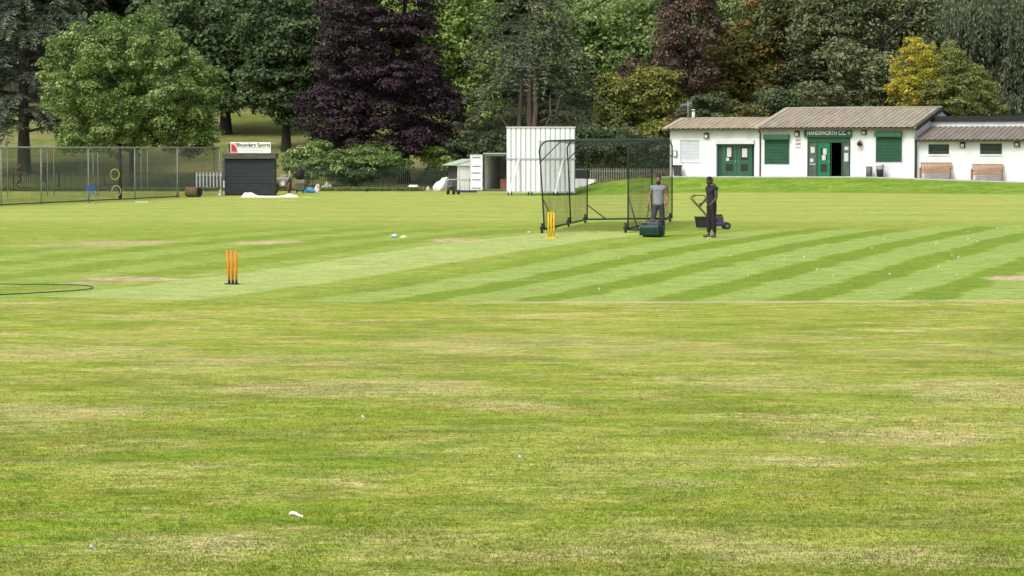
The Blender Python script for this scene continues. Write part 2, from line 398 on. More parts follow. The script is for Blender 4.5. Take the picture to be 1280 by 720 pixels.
rg = np.random.RandomState(404); n_ = 330000
Yb = 15.2+31*rg.rand(n_)**1.9; Xb = (rg.rand(n_)-.5)*2*(Yb*.2032+.4)
nb = vnoise(Xb, Yb, .9, 61)*.5+vnoise(Xb, Yb, .3, 62)*.5
hb = (.006+.015*rg.rand(n_))*(.45+1.0*nb)*(1-.85*sm((Yb-24)/20)); cb3 = np.stack([Xb, Yb, zt(Xb, Yb)-.002], 1); aa = rg.rand(n_)*6.283
wv = np.stack([np.cos(aa), np.sin(aa), 0*aa], 1)*(.0022+.0022*rg.rand(n_))[:, None]; ln = np.stack([rg.randn(n_)*.9, rg.randn(n_)*.9, np.ones(n_)], 1)*hb[:, None]
VB = np.stack([cb3-wv, cb3+wv, cb3+ln+wv*.3, cb3+ln-wv*.3], 1).reshape(-1, 3)
blade = field.copy(); blade.name = 'turf_blades'; bn_ = blade.node_tree; bb = bn_.nodes['Principled BSDF']; src = bb.inputs['Base Color'].links[0].from_socket
btl = bn_.nodes.new('ShaderNodeBsdfTranslucent'); bmx = bn_.nodes.new('ShaderNodeMixShader'); bmx.inputs[0].default_value = .5
bn_.links.new(src, btl.inputs[0]); bn_.links.new(bb.outputs[0], bmx.inputs[1]); bn_.links.new(btl.outputs[0], bmx.inputs[2])
bn_.links.new(bmx.outputs[0], [q for q in bn_.nodes if q.type == 'OUTPUT_MATERIAL'][0].inputs[0])
tag(np_obj('mown_grass', VB, np.arange(4*n_).reshape(-1, 4), blade), 'short mown grass blades of the foreground turf', 'grass', kind='stuff')

# ------------------------------------------------------------------ common materials
M_white = mat('white_render', (.78, .79, .80), (.63, .64, .64), .85, .9, .35, .2, bscale=30, stretch=(1.6,1.6,.5))
M_roof = mat('roof_sheet', (.37, .32, .24), (.245, .205, .15), .75, 1.6, .2, .3, stretch=(2.2, .35, .35))
M_roofl = mat('roof_sheet_left', (.43, .36, .245), (.28, .225, .15), .75, 1.6, .2, .3, stretch=(2.2, .35, .35))
M_black = mat('black_trim', (.022, .024, .026), (.014, .015, .016), .55, 5)
M_rubber = mat('black_rubber', (.02, .02, .02), (.03, .03, .028), .7, 20)
M_green = mat('green_paint', (.034, .115, .062), (.026, .090, .048), .45, 2, .1)
M_greend = mat('dark_green_paint', (.025, .075, .048), (.018, .055, .036), .5, 2)
M_greenb = mat('bright_green_door', (.015, .17, .070), (.012, .135, .055), .4, 3)
M_glass = mat('dark_glass', (.012, .018, .018), (.02, .035, .03), .12, 3, 0, .6)
M_paper = mat('paper', (.62, .62, .58), (.45, .46, .42), .9, 25)
M_grey = mat('grey_plastic', (.16, .165, .165), (.10, .105, .105), .6, 6)
M_dgrey = mat('dark_grey_plastic', (.05, .055, .06), (.035, .04, .042), .6, 6)
M_steel = mat('galvanised_steel', (.42, .44, .43), (.30, .32, .31), .5, 8, metal=.3)
M_lamp = mat('lamp_lens', (.66, .66, .62), (.5, .5, .47), .3, 20)
M_teak = mat('oiled_teak', (.40, .23, .115), (.27, .15, .07), .6, 5, .2, stretch=(1, 6, 6))
M_conc = mat('concrete', (.52, .51, .47), (.38, .37, .33), .9, 3, .3)
M_signg = mat('sign_green', (.018, .10, .062), (.014, .075, .048), .4, 3)
M_signw = mat('sign_white', (.85, .86, .83), (.78, .79, .76), .6, 5)
M_wpaint = mat('white_paint', (.84, .86, .88), (.76, .78, .80), .5, 3, .1)
M_tarp = mat('white_tarpaulin', (.80, .79, .75), (.60, .58, .53), .6, 3, .4)
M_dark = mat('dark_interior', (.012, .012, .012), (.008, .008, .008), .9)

# ------------------------------------------------------------------ pavilion
def pl(px): return ((px-640)/FPX*PO[1]-PO[0])/(math.cos(PA)+(px-640)/FPX*math.sin(PA))
FZ = .80                                     # floor level of the pavilion frame
def pz(px, py, b=0):
    Xw, Yw = pav_world(pl(px), b); return P(px, py, Yw).z-FZ
def wall_sheet(mb, x0, x1, z0, z1, holes, y=0, th=.3, depth=.16):
    xsx = sorted({x0, x1}|{h[0] for h in holes}|{h[1] for h in holes}); zs = sorted({z0, z1}|{h[2] for h in holes}|{h[3] for h in holes})
    for i in range(len(xsx)-1):
        for j in range(len(zs)-1):
            cx = (xsx[i]+xsx[i+1])/2; cz = (zs[j]+zs[j+1])/2
            if any(h[0] < cx < h[1] and h[2] < cz < h[3] for h in holes): continue
            a_, b_, c_, d_ = xsx[i], xsx[i+1], zs[j], zs[j+1]
            mb.add([(a_, y, c_), (b_, y, c_), (b_, y, d_), (a_, y, d_)], [(0, 1, 2, 3)])
    for h in holes:
        a_, b_, c_, d_ = h[:4]; q = depth if len(h) < 5 else h[4]
        mb.add([(a_, y, c_), (a_, y, d_), (a_, y+q, d_), (a_, y+q, c_)], [(0, 1, 2, 3)])
        mb.add([(b_, y, c_), (b_, y+q, c_), (b_, y+q, d_), (b_, y, d_)], [(0, 1, 2, 3)])
        mb.add([(a_, y, d_), (b_, y, d_), (b_, y+q, d_), (a_, y+q, d_)], [(0, 1, 2, 3)])
        mb.add([(a_, y, c_), (a_, y+q, c_), (b_, y+q, c_), (b_, y, c_)], [(0, 1, 2, 3)])
def rib_roof(x0, x1, dep, z0, slope, over=.35, pitch=.333, lx=0):
    """profiled sheet rising to the back"""
    mb = MB(); n_ = int((x1-x0)/pitch)+1; prof = []
    x = x0
    while x < x1-1e-6:
        for dx, dz in ((0, 0), (.22, 0), (.25, .045), (.30, .045), (.333, 0)):
            if x+dx <= x1: prof.append((x+dx, dz))
        x += pitch
    ys_ = [-over, dep]; vs = []; 
    for y in ys_:
        for (a_, dz) in prof: vs.append((a_, y, z0+(y+over)*slope+dz))
    m_ = len(prof); mb.add(vs, [(i, i+1, i+1+m_, i+m_) for i in range(m_-1)])
    # underside, a little lower, and edges
    t = .07; mb.add([(x0, -over, z0-t), (x1, -over, z0-t), (x1, dep, z0-t+(dep+over)*slope), (x0, dep, z0-t+(dep+over)*slope)], [(0, 3, 2, 1)])
    return mb
pav = empty('pavilion', (PO[0], PO[1], FZ), -PA, 'long white cricket pavilion with green doors, green shutters and brown ribbed roof', 'pavilion')
RZ = pav.rotation_euler.z
Lm0 = pl(950); Lm1 = 15.74; Lend = 30.0; EH = 3.05; slope = .205
zb = -.5
holes_l = [(pl(850), pl(874), pz(860,201), pz(860,175.5), .1), (pl(895), pl(942.5), .02, pz(918,180), .30)]
holes_m = [(pl(1008.5), pl(1062.5), .04, pz(1035,171), .5)]
mb = MB(); wall_sheet(mb, 0, Lm0, zb, EH, holes_l)
wall_sheet(mb, Lm0, Lm1, zb, EH, holes_m)
D1, D2 = 2.9, 5.9
# left end wall of the low block, and its back wall
mb.add([(0,0,zb),(0,0,EH),(0,D1,EH+D1*slope),(0,2*D1,EH),(0,2*D1,zb)], [(0,1,2,3,4)])
mb.add([(0,2*D1,zb),(0,2*D1,EH),(Lm0,2*D1,EH),(Lm0,2*D1,zb)], [(0,1,2,3)])
for xx in (Lm0+.02, Lm1):
    mb.add([(xx,.002,zb),(xx,.002,EH),(xx,D2,EH+D2*slope),(xx,2*D2,EH),(xx,2*D2,zb)], [(0,1,2,3,4)])
mb.add([(Lm0+.02,2*D2,zb),(Lm0+.02,2*D2,EH),(Lm1,2*D2,EH),(Lm1,2*D2,zb)], [(0,1,2,3)])
walls = mb.build('wall', M_white, pav)
# wing
WE = 2.33; WD = 3.6; wslope = .205; wy = .12; FW = -.32
wh = []
for (a_, b_) in ((1159, 1185), (1223.5, 1251)):
    wh.append((pl(a_), pl(b_), pz((a_+b_)/2, 192.8), pz((a_+b_)/2, 180.3 if a_ < 1200 else 179.3), .12))
mb = MB(); wall_sheet(mb, Lm1+.01, Lend, zb-.6, WE, wh, y=wy)
mb.add([(Lend,wy,zb-.6),(Lend,wy,WE),(Lend,WD,WE+WD*wslope),(Lend,12,WE+WD*wslope),(Lend,12,zb-.6)], [(0,1,2,3,4)])
UB0 = WE+WD*wslope
mb.box(Lm1+.02, Lend-.02, WD+.2, 11.9, UB0-.3, UB0+.40)
mb.build('wing_wall', M_white, pav)
rib_roof(-.28, Lm0+.1, D1, EH+.02, slope).build('low_roof', M_roofl, pav)
mb = rib_roof(Lm0-.22, Lm1+.18, D2, EH+.055, slope); mb.build('main_roof', M_roof, pav)
mb = MB()
for (x0, x1, D_, zz) in ((-.28, Lm0+.1, D1, EH+.02), (Lm0-.22, Lm1+.18, D2, EH+.055)):
    top = zz+(D_+.35)*slope
    mb.add([(x0,D_,top-.005),(x1,D_,top-.005),(x1,2*D_+.3,zz),(x0,2*D_+.3,zz)], [(0,1,2,3)])
mb.build('rear_roof', M_roof, pav)
mb = rib_roof(Lm1+.06, Lend+.2, WD, WE+.02, wslope); mb.build('wing_roof', mat('roof_sheet_wing', (.255,.215,.18), (.165,.135,.11), .75, 1.6, .2, .3, stretch=(2.2,.35,.35)), pav)
# trims
mb = MB()
mb.cyl((-.28, D1, EH+.03+(D1+.35)*slope), (Lm0, D1, EH+.03+(D1+.35)*slope), .06, n=8)
mb.cyl((Lm0-.22, D2, EH+.07+(D2+.35)*slope), (Lm1+.18, D2, EH+.07+(D2+.35)*slope), .07, n=8)
islands(mb, 'ridge_cap', mat('ridge_sheet', (.36,.34,.27), (.25,.23,.18), .8), pav)
mb = MB()                                         # pale verge flashing
for x, D_, zz in ((Lm0-.24, D2, EH+.055), (-.30, D1, EH+.02)):
    mb.prismx([(-.36, zz-.05), (-.36, zz+.06), (D_, zz+.06+(D_+.36)*slope), (D_, zz-.05+(D_+.36)*slope)], x-.05, x+.26)
islands(mb, 'verge_flashing', mat('verge_sheet', (.44,.38,.28), (.32,.27,.2), .8), pav)
mb = MB()
x = Lm1+.19; mb.prismx([(-.36, EH-.17), (-.36, EH+.09), (D2+.05, EH+.09+(D2+.36)*slope), (D2+.05, EH-.17+(D2+.36)*slope)], x, x+.05)
mb.build('bargeboard', M_black, pav)
mb = MB(); mb.box(Lm1+.03, Lend+.25, WD+.05, 12.2, UB0+.402, UB0+.74); mb.build('flat_roof_fascia', M_black, pav)
mb = MB()
mb.box(-.3, Lm1+.19, -.44, -.34, EH-.10, EH-.005); mb.box(Lm1+.25, Lend+.2, -.32, -.22, WE-.10, WE-.005)
islands(mb, 'gutter', mat('brown_gutter', (.075,.06,.05), (.05,.04,.035), .6), pav)
mb = MB(); mb.box(-.25, Lm1, -.33, -.003, EH-.05, EH-.01); mb.build('soffit', M_black, pav)
mb = MB(); mb.tube([(Lm0,-.38,EH-.08),(Lm0,-.10,EH-.25),(Lm0,-.05,EH-.35),(Lm0,-.05,-.2)], .045); mb.build('drainpipe', M_dgrey, pav)
mb = MB(); mb.tube([(Lm1+.18,-.26,WE-.06),(Lm1+.12,-.1,WE-.18),(Lm1+.12,-.06,WE-.3),(Lm1+.12,-.06,-.4)], .06); mb.build('drainpipe', M_greend, pav)
# bulkhead lights
for px, py, yy in ((883,169.5,0),(996,167,0),(1079.5,165,0),(1202,181,wy),(1270,180,wy)):
    lx = pl(px); lz = pz(px, py)
    mb = MB(); mb.bev(lx-.16, lx+.16, yy-.13, yy-.002, lz-.17, lz+.17, .03); q = mb.build('wall_lamp', M_dgrey, pav)
    mb = MB(); mb.bev(lx-.10, lx+.10, yy-.165, yy-.131, lz-.13, lz+.06, .02); mb.build('lamp_lens', M_lamp, q)
# white closed shutter at left
x0, x1, z0, z1 = holes_l[0][:4]
mb = MB(); nsl = 14
for k in range(nsl):
    a_ = z0+(z1-z0)*k/nsl; b_ = z0+(z1-z0)*(k+1)/nsl; mb.prismx([(.05,a_),(.035,(a_+b_)/2),(.05,b_),(.08,b_),(.08,a_)], x0, x1)
q = mb.build('white_shutter', mat('pale_shutter', (.52,.54,.58), (.48,.50,.54), .5), pav)
mb = MB(); mb.box(x0-.05, x1+.05, -.05, .04, z0-.10, z0-.002); mb.build('window_sill', M_white, pav)
mb = MB(); lx = pl(844); lz = pz(844, 192); mb.bev(lx-.13, lx+.13, -.1, -.002, lz-.2, lz+.2, .02); q = mb.build('meter_box', M_grey, pav)
mb = MB(); mb.box(lx-.09, lx+.09, -.11, -.101, lz-.15, lz+.14); mb.build('box_door', M_signw, q)
# left double doors
x0, x1, z0, z1 = holes_l[1][:4]
mb = MB(); mb.bev(x0-.04, x1+.02, -.14, -.002, z1, z1+.27, .02); mb.build('roller_box', mat('roller_box_white', (.66,.67,.68), (.55,.56,.57), .6), pav)
mb = MB(); mb.box(x0+.001, x1-.001, .22, .29, z0, z1-.001); mb.build('door_frame', M_greend, pav)
dl0 = pl(901.5); dl1 = pl(938.5); dm = (dl0+dl1)/2
for k, (a_, b_) in enumerate(((dl0, dm-.01), (dm+.01, dl1))):
    mb = MB(); mb.box(a_, b_, .15, .215, z0+.05, z1-.02); dr = mb.build('door', M_green, pav)
    c_ = (a_+b_)/2
    for zz0, zz1 in ((1.12, 1.92), (.42, .86)):
        mb = MB(); mb.box(c_-.24, c_+.24, .135, .149, zz0, zz1); g_ = mb.build('door_glass', M_glass, dr)
    mb = MB(); mb.box(b_-.1 if k == 0 else a_+.07, b_-.07 if k == 0 else a_+.1, .10, .149, .95, 1.1); mb.build('handle', M_steel, dr)
    mb = MB()
    if k == 0: mb.box(c_-.17, c_+.12, .125, .133, 1.3, 1.88); mb.box(c_-.22, c_-.02, .122, .124, 1.05, 1.24)
    else: mb.box(c_-.16, c_+.18, .125, .133, 1.28, 1.82)
    islands(mb, 'notice', M_paper, dr)
# green roller shutters
for a_, b_, py0, py1, bx in ((955.5, 986, 205, 168, 174.5), (1094.5, 1126.5, 202.3, 164.8, 171)):
    x0, x1 = pl(a_), pl(b_); z0 = pz((a_+b_)/2, py0); z1 = pz((a_+b_)/2, py1); zm = pz((a_+b_)/2, bx)
    mb = MB(); nsl = 17
    for k in range(nsl):
        p = z0+(zm-z0)*k/nsl; q = z0+(zm-z0)*(k+1)/nsl; mb.prismx([(-.03,p),(-.062,p+(q-p)*.3),(-.062,p+(q-p)*.75),(-.03,q),(-.003,q),(-.003,p)], x0+.06, x1-.06)
    mb.box(x0, x0+.06, -.075, -.003, z0, zm-.002); mb.box(x1-.06, x1, -.075, -.003, z0, zm-.002)
    sh = mb.build('green_shutter', M_green, pav)
    mb = MB(); mb.bev(x0-.04, x1+.04, -.28, -.003, zm, z1, .02); mb.build('roller_box', M_green, sh)
# notices by the entrance
lx = pl(997); mb = MB()
for py, h_ in ((175, .16), (180, .13), (184.5, .06)):
    lz = pz(997, py); mb.box(lx-.16, lx+.16, -.02, -.003, lz-h_/2, lz+h_/2)
islands(mb, 'wall_notice', mat('notice_print', (.55,.50,.48), (.16,.15,.15), .8, 9), pav)
# entrance
x0, x1, z0, z1 = holes_m[0][:4]; zt_ = pz(1035, 177)
mb = MB(); mb.bev(pl(1005), pl(1064.5), -.16, -.004, pz(1035, 171.3), pz(1035, 161.3), .02); sg = mb.build('sign_board', M_signg, pav)
xc = pl(1032.5); zc = pz(1033, 166.2)
text_mesh('sign_lettering', 'HANDSWORTH C.C.', .36, M_signw, sg, ((pl(1009.5)+pl(1057.5))/2, -.166, zc), xs=pl(1057.5)-pl(1009.5), bold=.018)
ex = pl(1061.5); mb = MB(); mb.torus((ex, -.17, zc), .085, .012, 20, 6); mb.tube([(ex-.04,-.172,zc-.04),(ex+.05,-.172,zc+.06)], .014, 6); mb.ell((ex+.04,-.172,zc-.035), .022,.01,.022, 8, 6)
mb.build('emblem', M_signw, sg)
mb = MB(); mb.box(x0+.001, x1-.001, .02, .30, zt_, z1-.001); mb.build('shutter_housing', M_green, pav)
mb = MB()
for a_, b_ in ((1008.5, 1010.5), (1019.6, 1021.3), (1051.0, 1052.8), (1060.8, 1062.5)): mb.box(pl(a_)+.001, pl(b_)-.001, .02, .12, z0, zt_-.001)
mb.box(x0+.002, x1-.002, .03, .11, zt_-.07, zt_-.002)
mb.build('entrance_frame', M_greend, pav)
for a_, b_ in ((1010.5, 1019.6), (1052.8, 1060.8)):
    p0_, p1_ = pl(a_), pl(b_)
    mb = MB(); mb.box(p0_, p1_, .06, .08, z0+.05, zt_-.08); g_ = mb.build('side_glazing', mat('side_glass', (.05,.075,.07), (.09,.12,.11), .15, 2, 0, .6), pav)
    mb = MB()
    if a_ < 1030:
        mb.box(p0_+.1, p0_+.36, .045, .055, 1.55, 1.92); mb.box(p0_+.06, p0_+.28, .045, .055, .98, 1.2); mb.box(p0_+.04, p1_-.04, .045, .055, .83, .88)
    else:
        mb.box(p0_+.1, p0_+.34, .045, .055, 1.72, 1.93); mb.box(p0_+.08, p0_+.34, .045, .055, 1.03, 1.55)
    islands(mb, 'notice', M_paper, g_)
mb = MB(); a_, b_ = pl(1021.3), pl(1036.6); mb.box(a_, b_, .05, .10, z0+.03, zt_-.08); dr = mb.build('door', M_greenb, pav)
c_ = (a_+b_)/2
for zz0, zz1 in ((1.1, 1.85), (.38, .86)):
    mb = MB(); mb.box(c_-.2, c_+.2, .038, .049, zz0, zz1); mb.build('door_glass', M_glass, dr)
mb = MB(); mb.box(c_-.05, c_+.18, .028, .036, 1.45, 1.82); mb.box(c_-.12, c_+.12, .028, .036, 1.1, 1.42); islands(mb, 'notice', M_paper, dr)
mb = MB(); mb.box(b_-.06, b_-.03, .0, .049, .9, 1.1); mb.build('handle', M_steel, dr)
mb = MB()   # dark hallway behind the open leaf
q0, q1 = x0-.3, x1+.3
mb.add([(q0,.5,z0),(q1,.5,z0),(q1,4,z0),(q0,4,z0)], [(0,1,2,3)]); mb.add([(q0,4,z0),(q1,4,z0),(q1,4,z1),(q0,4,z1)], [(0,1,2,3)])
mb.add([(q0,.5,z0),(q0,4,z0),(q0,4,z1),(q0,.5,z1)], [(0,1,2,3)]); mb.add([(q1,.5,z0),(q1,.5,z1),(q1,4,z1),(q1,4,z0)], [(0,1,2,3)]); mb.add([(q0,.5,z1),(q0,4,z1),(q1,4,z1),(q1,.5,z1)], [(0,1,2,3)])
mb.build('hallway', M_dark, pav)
mb = MB(); q0 = pl(1036.8); mb.beam((q0+.06, .1, z0+.04), (q0+.06, .1, zt_-.09), .04, .04); mb.build('door_post', M_greend, pav)
# hanging black lantern on the wall
lx = pl(1075); lz = pz(1075, 179.5); mb = MB()
mb.tube([(lx+.06,-.005,lz+.16),(lx+.02,-.12,lz+.24),(lx-.04,-.2,lz+.16),(lx-.04,-.2,lz+.1)], .018, 6); mb.ell((lx-.02,-.2,lz-.02), .15,.11,.15, 12, 8); mb.cyl((lx-.02,-.2,lz+.10),(lx-.02,-.2,lz+.15),.11,.03,10)
mb.tube([(lx+.1,-.02,lz-.1),(lx+.14,-.14,lz),(lx+.10,-.02,lz+.12)], .02, 6)
mb.build('wall_bell', M_black, pav)
# wing windows
for k, h_ in enumerate(wh):
    x0, x1, z0, z1 = h_[:4]
    mb = MB(); t = .11
    mb.box(x0+.001, x1-.001, wy+.03, wy+.09, z0+.001, z0+t); mb.box(x0+.001, x1-.001, wy+.03, wy+.09, z1-t, z1-.001)
    mb.box(x0+.001, x0+t, wy+.03, wy+.09, z0+t, z1-t); mb.box(x1-t, x1-.001, wy+.03, wy+.09, z0+t, z1-t)
    fr = mb.build('window_frame', M_greend, pav)
    mb = MB(); mb.box(x0+t, x1-t, wy+.07, wy+.085, z0+t, z1-t); mb.build('pane', M_glass, fr)
    mb = MB(); nb = 12
    for j in range(1, nb): xx = x0+t+(x1-x0-2*t)*j/nb; mb.cyl((xx, wy+.045, z0+t), (xx, wy+.045, z1-t), .009, n=6)
    mb.tube([(x0+t+.05,wy+.05,z0+t+.05),(x1-t-.05,wy+.05,z0+t+.05),(x1-t-.05,wy+.05,z1-t-.05),(x0+t+.05,wy+.05,z1-t-.05),(x0+t+.05,wy+.05,z0+t+.05)], .016, 6)
    mb.build('window_bars', M_grey, fr)
    mb = MB(); mb.box(x0-.04, x1+.04, wy-.05, wy+.028, z0-.09, z0-.003); mb.build('window_sill', M_white, pav)
# flue and aerial
lx = pl(857)+.25; zr = EH+.05+(D1+.35)*slope
mb = MB(); mb.cyl((.55, D1-.1, zr-.1), (.55, D1-.1, zr+.42), .10, n=14); mb.cyl((.55,D1-.1,zr+.42),(.55,D1-.1,zr+.5),.05,n=10); mb.cyl((.55,D1-.1,zr+.5),(.55,D1-.1,zr+.56),.2,.03,14); mb.build('flue', M_tarp, pav)
mb = MB(); ax = .18; ay = D1-.1
mb.cyl((ax, ay, zr-.6), (ax, ay, zr+1.05), .022, n=6); mb.tube([(ax-.5, ay-.1, zr+.78), (ax+.22, ay+.06, zr+.92)], .018, 6)
for k in range(7):
    t = k/6; c = Vector((ax-.48+.68*t, ay-.1+.15*t, zr+.785+.13*t)); mb.cyl(c+Vector((0,0,-.12-.08*t)), c+Vector((0,0,.12+.08*t)), .008, n=5)
mb.cyl((ax+.2, ay, zr+.74), (ax+.2, ay, zr+1.04), .014, n=5); mb.cyl((ax+.12, ay, zr+.74), (ax+.28, ay, zr+.74), .01, n=5)
mb.build('aerial', M_steel, pav)

# path along the front
LL = np.linspace(-.4, 31, 80); vs = []
for l_ in LL:
    for b_, dz in ((-1.55, -.25), (-1.55, .045), (-1.50, .055), (.20, .06)):
        xw, yw = pav_world(l_, b_); vs.append((xw, yw, float(pav_top(l_))+dz))
mb = MB(); mb.add(vs, [(i*4+j, (i+1)*4+j, (i+1)*4+j+1, i*4+j+1) for i in range(79) for j in range(3)]); tag(mb.build('path', M_conc), kind='structure')
def pav_pt(px, b):
    l_ = pl(px); xw, yw = pav_world(l_, b)
    l_ = ((px-640)/FPX*yw-xw)/(math.cos(PA)+(px-640)/FPX*math.sin(PA))+l_
    xw, yw = pav_world(l_, b); return (xw, yw, float(pav_top(l_))+.06)

# benches
def make_bench(loc, rz, label):
    r = empty('park_bench', loc, rz, label, 'bench', 'teak benches against the pavilion wing')
    W = 1.85
    for sx in (-1, 1):
        x = sx*(W/2-.04)
        mb = MB(); mb.box(x-.035, x+.035, -.28, -.21, 0, .62); mb.build('leg', M_teak, r)
        mb = MB(); mb.beam((x, .22, 0), (x, .20, .45), .07, .07); mb.beam((x, .20, .45), (x, .32, .98), .07, .06); mb.build('leg', M_teak, r)
        mb = MB(); mb.box(x-.045, x+.045, -.31, .26, .62, .66); mb.build('armrest', M_teak, r)
        mb = MB(); mb.beam((x,-.21,.36),(x,.19,.36),.05,.07); mb.beam((x,-.21,.14),(x,.19,.14),.035,.05); mb.build('side_rail', M_teak, r)
    mb = MB()
    for k in range(5): y = -.26+k*.098; mb.box(-W/2+.03, W/2-.03, y, y+.082, .41, .435)
    mb.box(-W/2+.08, W/2-.08, -.25, -.22, .33, .409); mb.build('seat', M_teak, r)
    mb = MB(); mb.beam((-W/2+.07,.31,.93),(W/2-.07,.31,.93),.04,.08); mb.beam((-W/2+.07,.235,.52),(W/2-.07,.235,.52),.03,.06)
    ns = 19
    for k in range(ns):
        x = -W/2+.14+(W-.28)*k/(ns-1); mb.beam((x,.238,.54),(x,.303,.90),.055,.016)
    mb.build('backrest', M_teak, r)
    return r
for px, lb in ((1168.5, 'slatted teak bench against the wing wall, nearer the green drainpipe'), (1233, 'slatted teak bench under the right-hand barred window, nearer the picture edge')):
    p = pav_pt(px, -.42); make_bench(p, RZ+R(5), lb)

# bins
def wheelie(loc, rz, s=1):
    r = empty('wheelie_bin', loc, rz, 'small dark grey bin with lid at the left corner of the pavilion', 'bin')
    mb = MB(); a_, b_ = .18*s, .22*s
    mb.add([(-a_,-a_,.02),(a_,-a_,.02),(a_,a_,.02),(-a_,a_,.02),(-b_,-b_,.62*s),(b_,-b_,.62*s),(b_,b_,.62*s),(-b_,b_,.62*s)], [(3,2,1,0),(4,5,6,7),(0,1,5,4),(1,2,6,5),(2,3,7,6),(3,0,4,7)])
    mb.build('body', M_dgrey, r); mb = MB(); mb.bev(-b_-.03, b_+.03, -b_-.04, b_+.03, .62*s, .70*s, .02); mb.build('lid', M_dgrey, r)
    mb = MB(); mb.cyl((-.2*s,.2*s,.06),(-.16*s,.2*s,.06),.06); mb.cyl((.16*s,.2*s,.06),(.2*s,.2*s,.06),.06); islands(mb, 'wheel', M_rubber, r)
wheelie(pav_pt(846.5, -.5), RZ, 1.0)
r = empty('litter_bin', pav_pt(1086, -.5), RZ, 'plain grey cylindrical bin beside the black bin under the right shutter', 'bin')
mb = MB(); mb.cyl((0,0,.0),(0,0,.60),.19,.20,24); mb.build('body', M_grey, r); mb = MB(); mb.torus((0,0,.6),.195,.015,24,6,'z'); mb.build('rim', M_dgrey, r)
r = empty('litter_bin', pav_pt(1099.5, -.55), RZ, 'black tapered bin lined with a clear bag, below the right green shutter', 'bin')
mb = MB(); mb.cyl((0,0,0),(0,0,.56),.19,.235,24); mb.build('body', M_rubber, r)
mb = MB(); mb.tube([(0,0,.46),(0,0,.56),(.01,0,.66),(0,0,.72)], [.238,.25,.27,.23], 18, False); mb.build('bin_liner', mat('clear_bag', (.4,.42,.42), (.25,.27,.27), .3), r)

# ------------------------------------------------------------------ sight screen
def wheel(mb, c, r, wd, axis='x', n=18):
    c = Vector(c); d = Vector((wd/2,0,0)) if axis == 'x' else Vector((0,wd/2,0))
    mb.cyl(c-d, c+d, r, n=n)
S0 = at(633.5, 244.5); ssY = S0.y; sk = FPX/ssY
SW = 86/sk; SH = 81.5/sk
ss = empty('sight_screen', (gp(676, ssY).x, ssY, T(gp(676, ssY).x, ssY)), R(-3), 'tall white slatted cricket sight screen on wheels', 'sight screen')
mb = MB(); ns = 14; sp = SW/ns
z0 = .20; zmid = z0+SH*.515
for (za, zbb) in ((z0+.0, zmid-.05), (zmid+.05, z0+SH)):
    for k in range(ns):
        x = -SW/2+k*sp
        mb.prism([(x+.03, za), (x+sp-.055, za), (x+sp-.055, zbb), (x+.03, zbb)], -.05, -.02)
mb.build('slats', M_wpaint, ss)
mb = MB()
for z in (z0+.01, zmid, z0+SH-.02): mb.box(-SW/2-.02, SW/2+.02, -.10, -.052, z-.045, z+.045)
for x in (-SW/2+.01, SW/2-.07): mb.box(x, x+.06, .022, .07, z0, z0+SH)
for k in range(1, ns): x = -SW/2+k*sp; mb.box(x-.07, x+.04, -.018, .03, z0, z0+SH)
mb.build('frame', mat('frame_groove_shade', (.50,.52,.55), (.42,.44,.47), .5), ss)  # frame kept grey to paint the shade in the gaps between slats
for xa, xb in ((-SW/2+.78, -SW/2+.25), (SW/2-.72, SW/2-1.17)):
    mb = MB(); mb.beam((xa, -.05, zmid), (xb, -1.0, z0-.02), .10, .06); mb.beam((xb, -1.05, z0-.02), (xb, .3, z0-.02), .07, .07); mb.build('strut', M_wpaint, ss)
for x in (-SW/2+.12, -SW/2+1.35, SW/2-1.3, SW/2-.45):
    mb = MB(); wheel(mb, (x, -.3, .13), .13, .05); wheel(mb, (x+.22, -.3, .13), .13, .05); mb.beam((x,-.3,.13),(x+.22,-.3,.13),.04,.04); mb.build('wheel', M_rubber, ss)

# ------------------------------------------------------------------ shipping container
cY = at(605, 239).y; ck = FPX/cY; c0 = gp(604.5, cY)
ct = empty('shipping_container', c0, R(-9), 'open pale steel shipping container behind the white sight screen', 'container')
W, H, D = 2.44, 2.50, 6.06
def corr(y0, y1, x, z0, z1, dep=.04, flip=1):
    mb = MB(); y = y0; pts = []
    while y < y1:
        pts += [(x, y), (x, y+.07), (x+dep*flip, y+.10), (x+dep*flip, y+.17), (x, y+.20)]; y += .20
    vs = [(a_, b_, z0) for a_, b_ in pts]+[(a_, b_, z1) for a_, b_ in pts]; k = len(pts)
    mb.add(vs, [(i, i+1, i+1+k, i+k) for i in range(k-1)]); return mb
M_cin = mat('container_inner', (.74,.76,.76), (.60,.62,.61), .6, 3)
corr(.1, D, .06, .14, H-.08).build('side_wall', M_cin, ct); corr(.1, D, W-.06, .14, H-.08, flip=-1).build('side_wall', M_cin, ct)
mb = MB(); mb.box(.02, W-.02, D-.06, D, .12, H); mb.build('end_wall', M_cin, ct)
mb = MB(); mb.box(.03, W-.03, .02, D, .02, .14); mb.build('floor', mat('ply_floor', (.25,.18,.11), (.18,.13,.08), .8), ct)
mb = MB(); mb.box(-.02, W+.02, -.02, D, H, H+.09); mb.build('roof', mat('container_roof', (.38,.42,.40), (.28,.31,.29), .6), ct)
mb = MB(); mb.box(0, .09, 0, .12, 0, H-.001); mb.box(W-.09, W, 0, .12, 0, H-.001); mb.box(.091, W-.091, .01, .11, H-.13, H-.002); mb.box(.091, W-.091, .01, .11, .0, .12); mb.build('corner_frame', mat('container_frame', (.12,.13,.13), (.07,.075,.07), .6), ct)
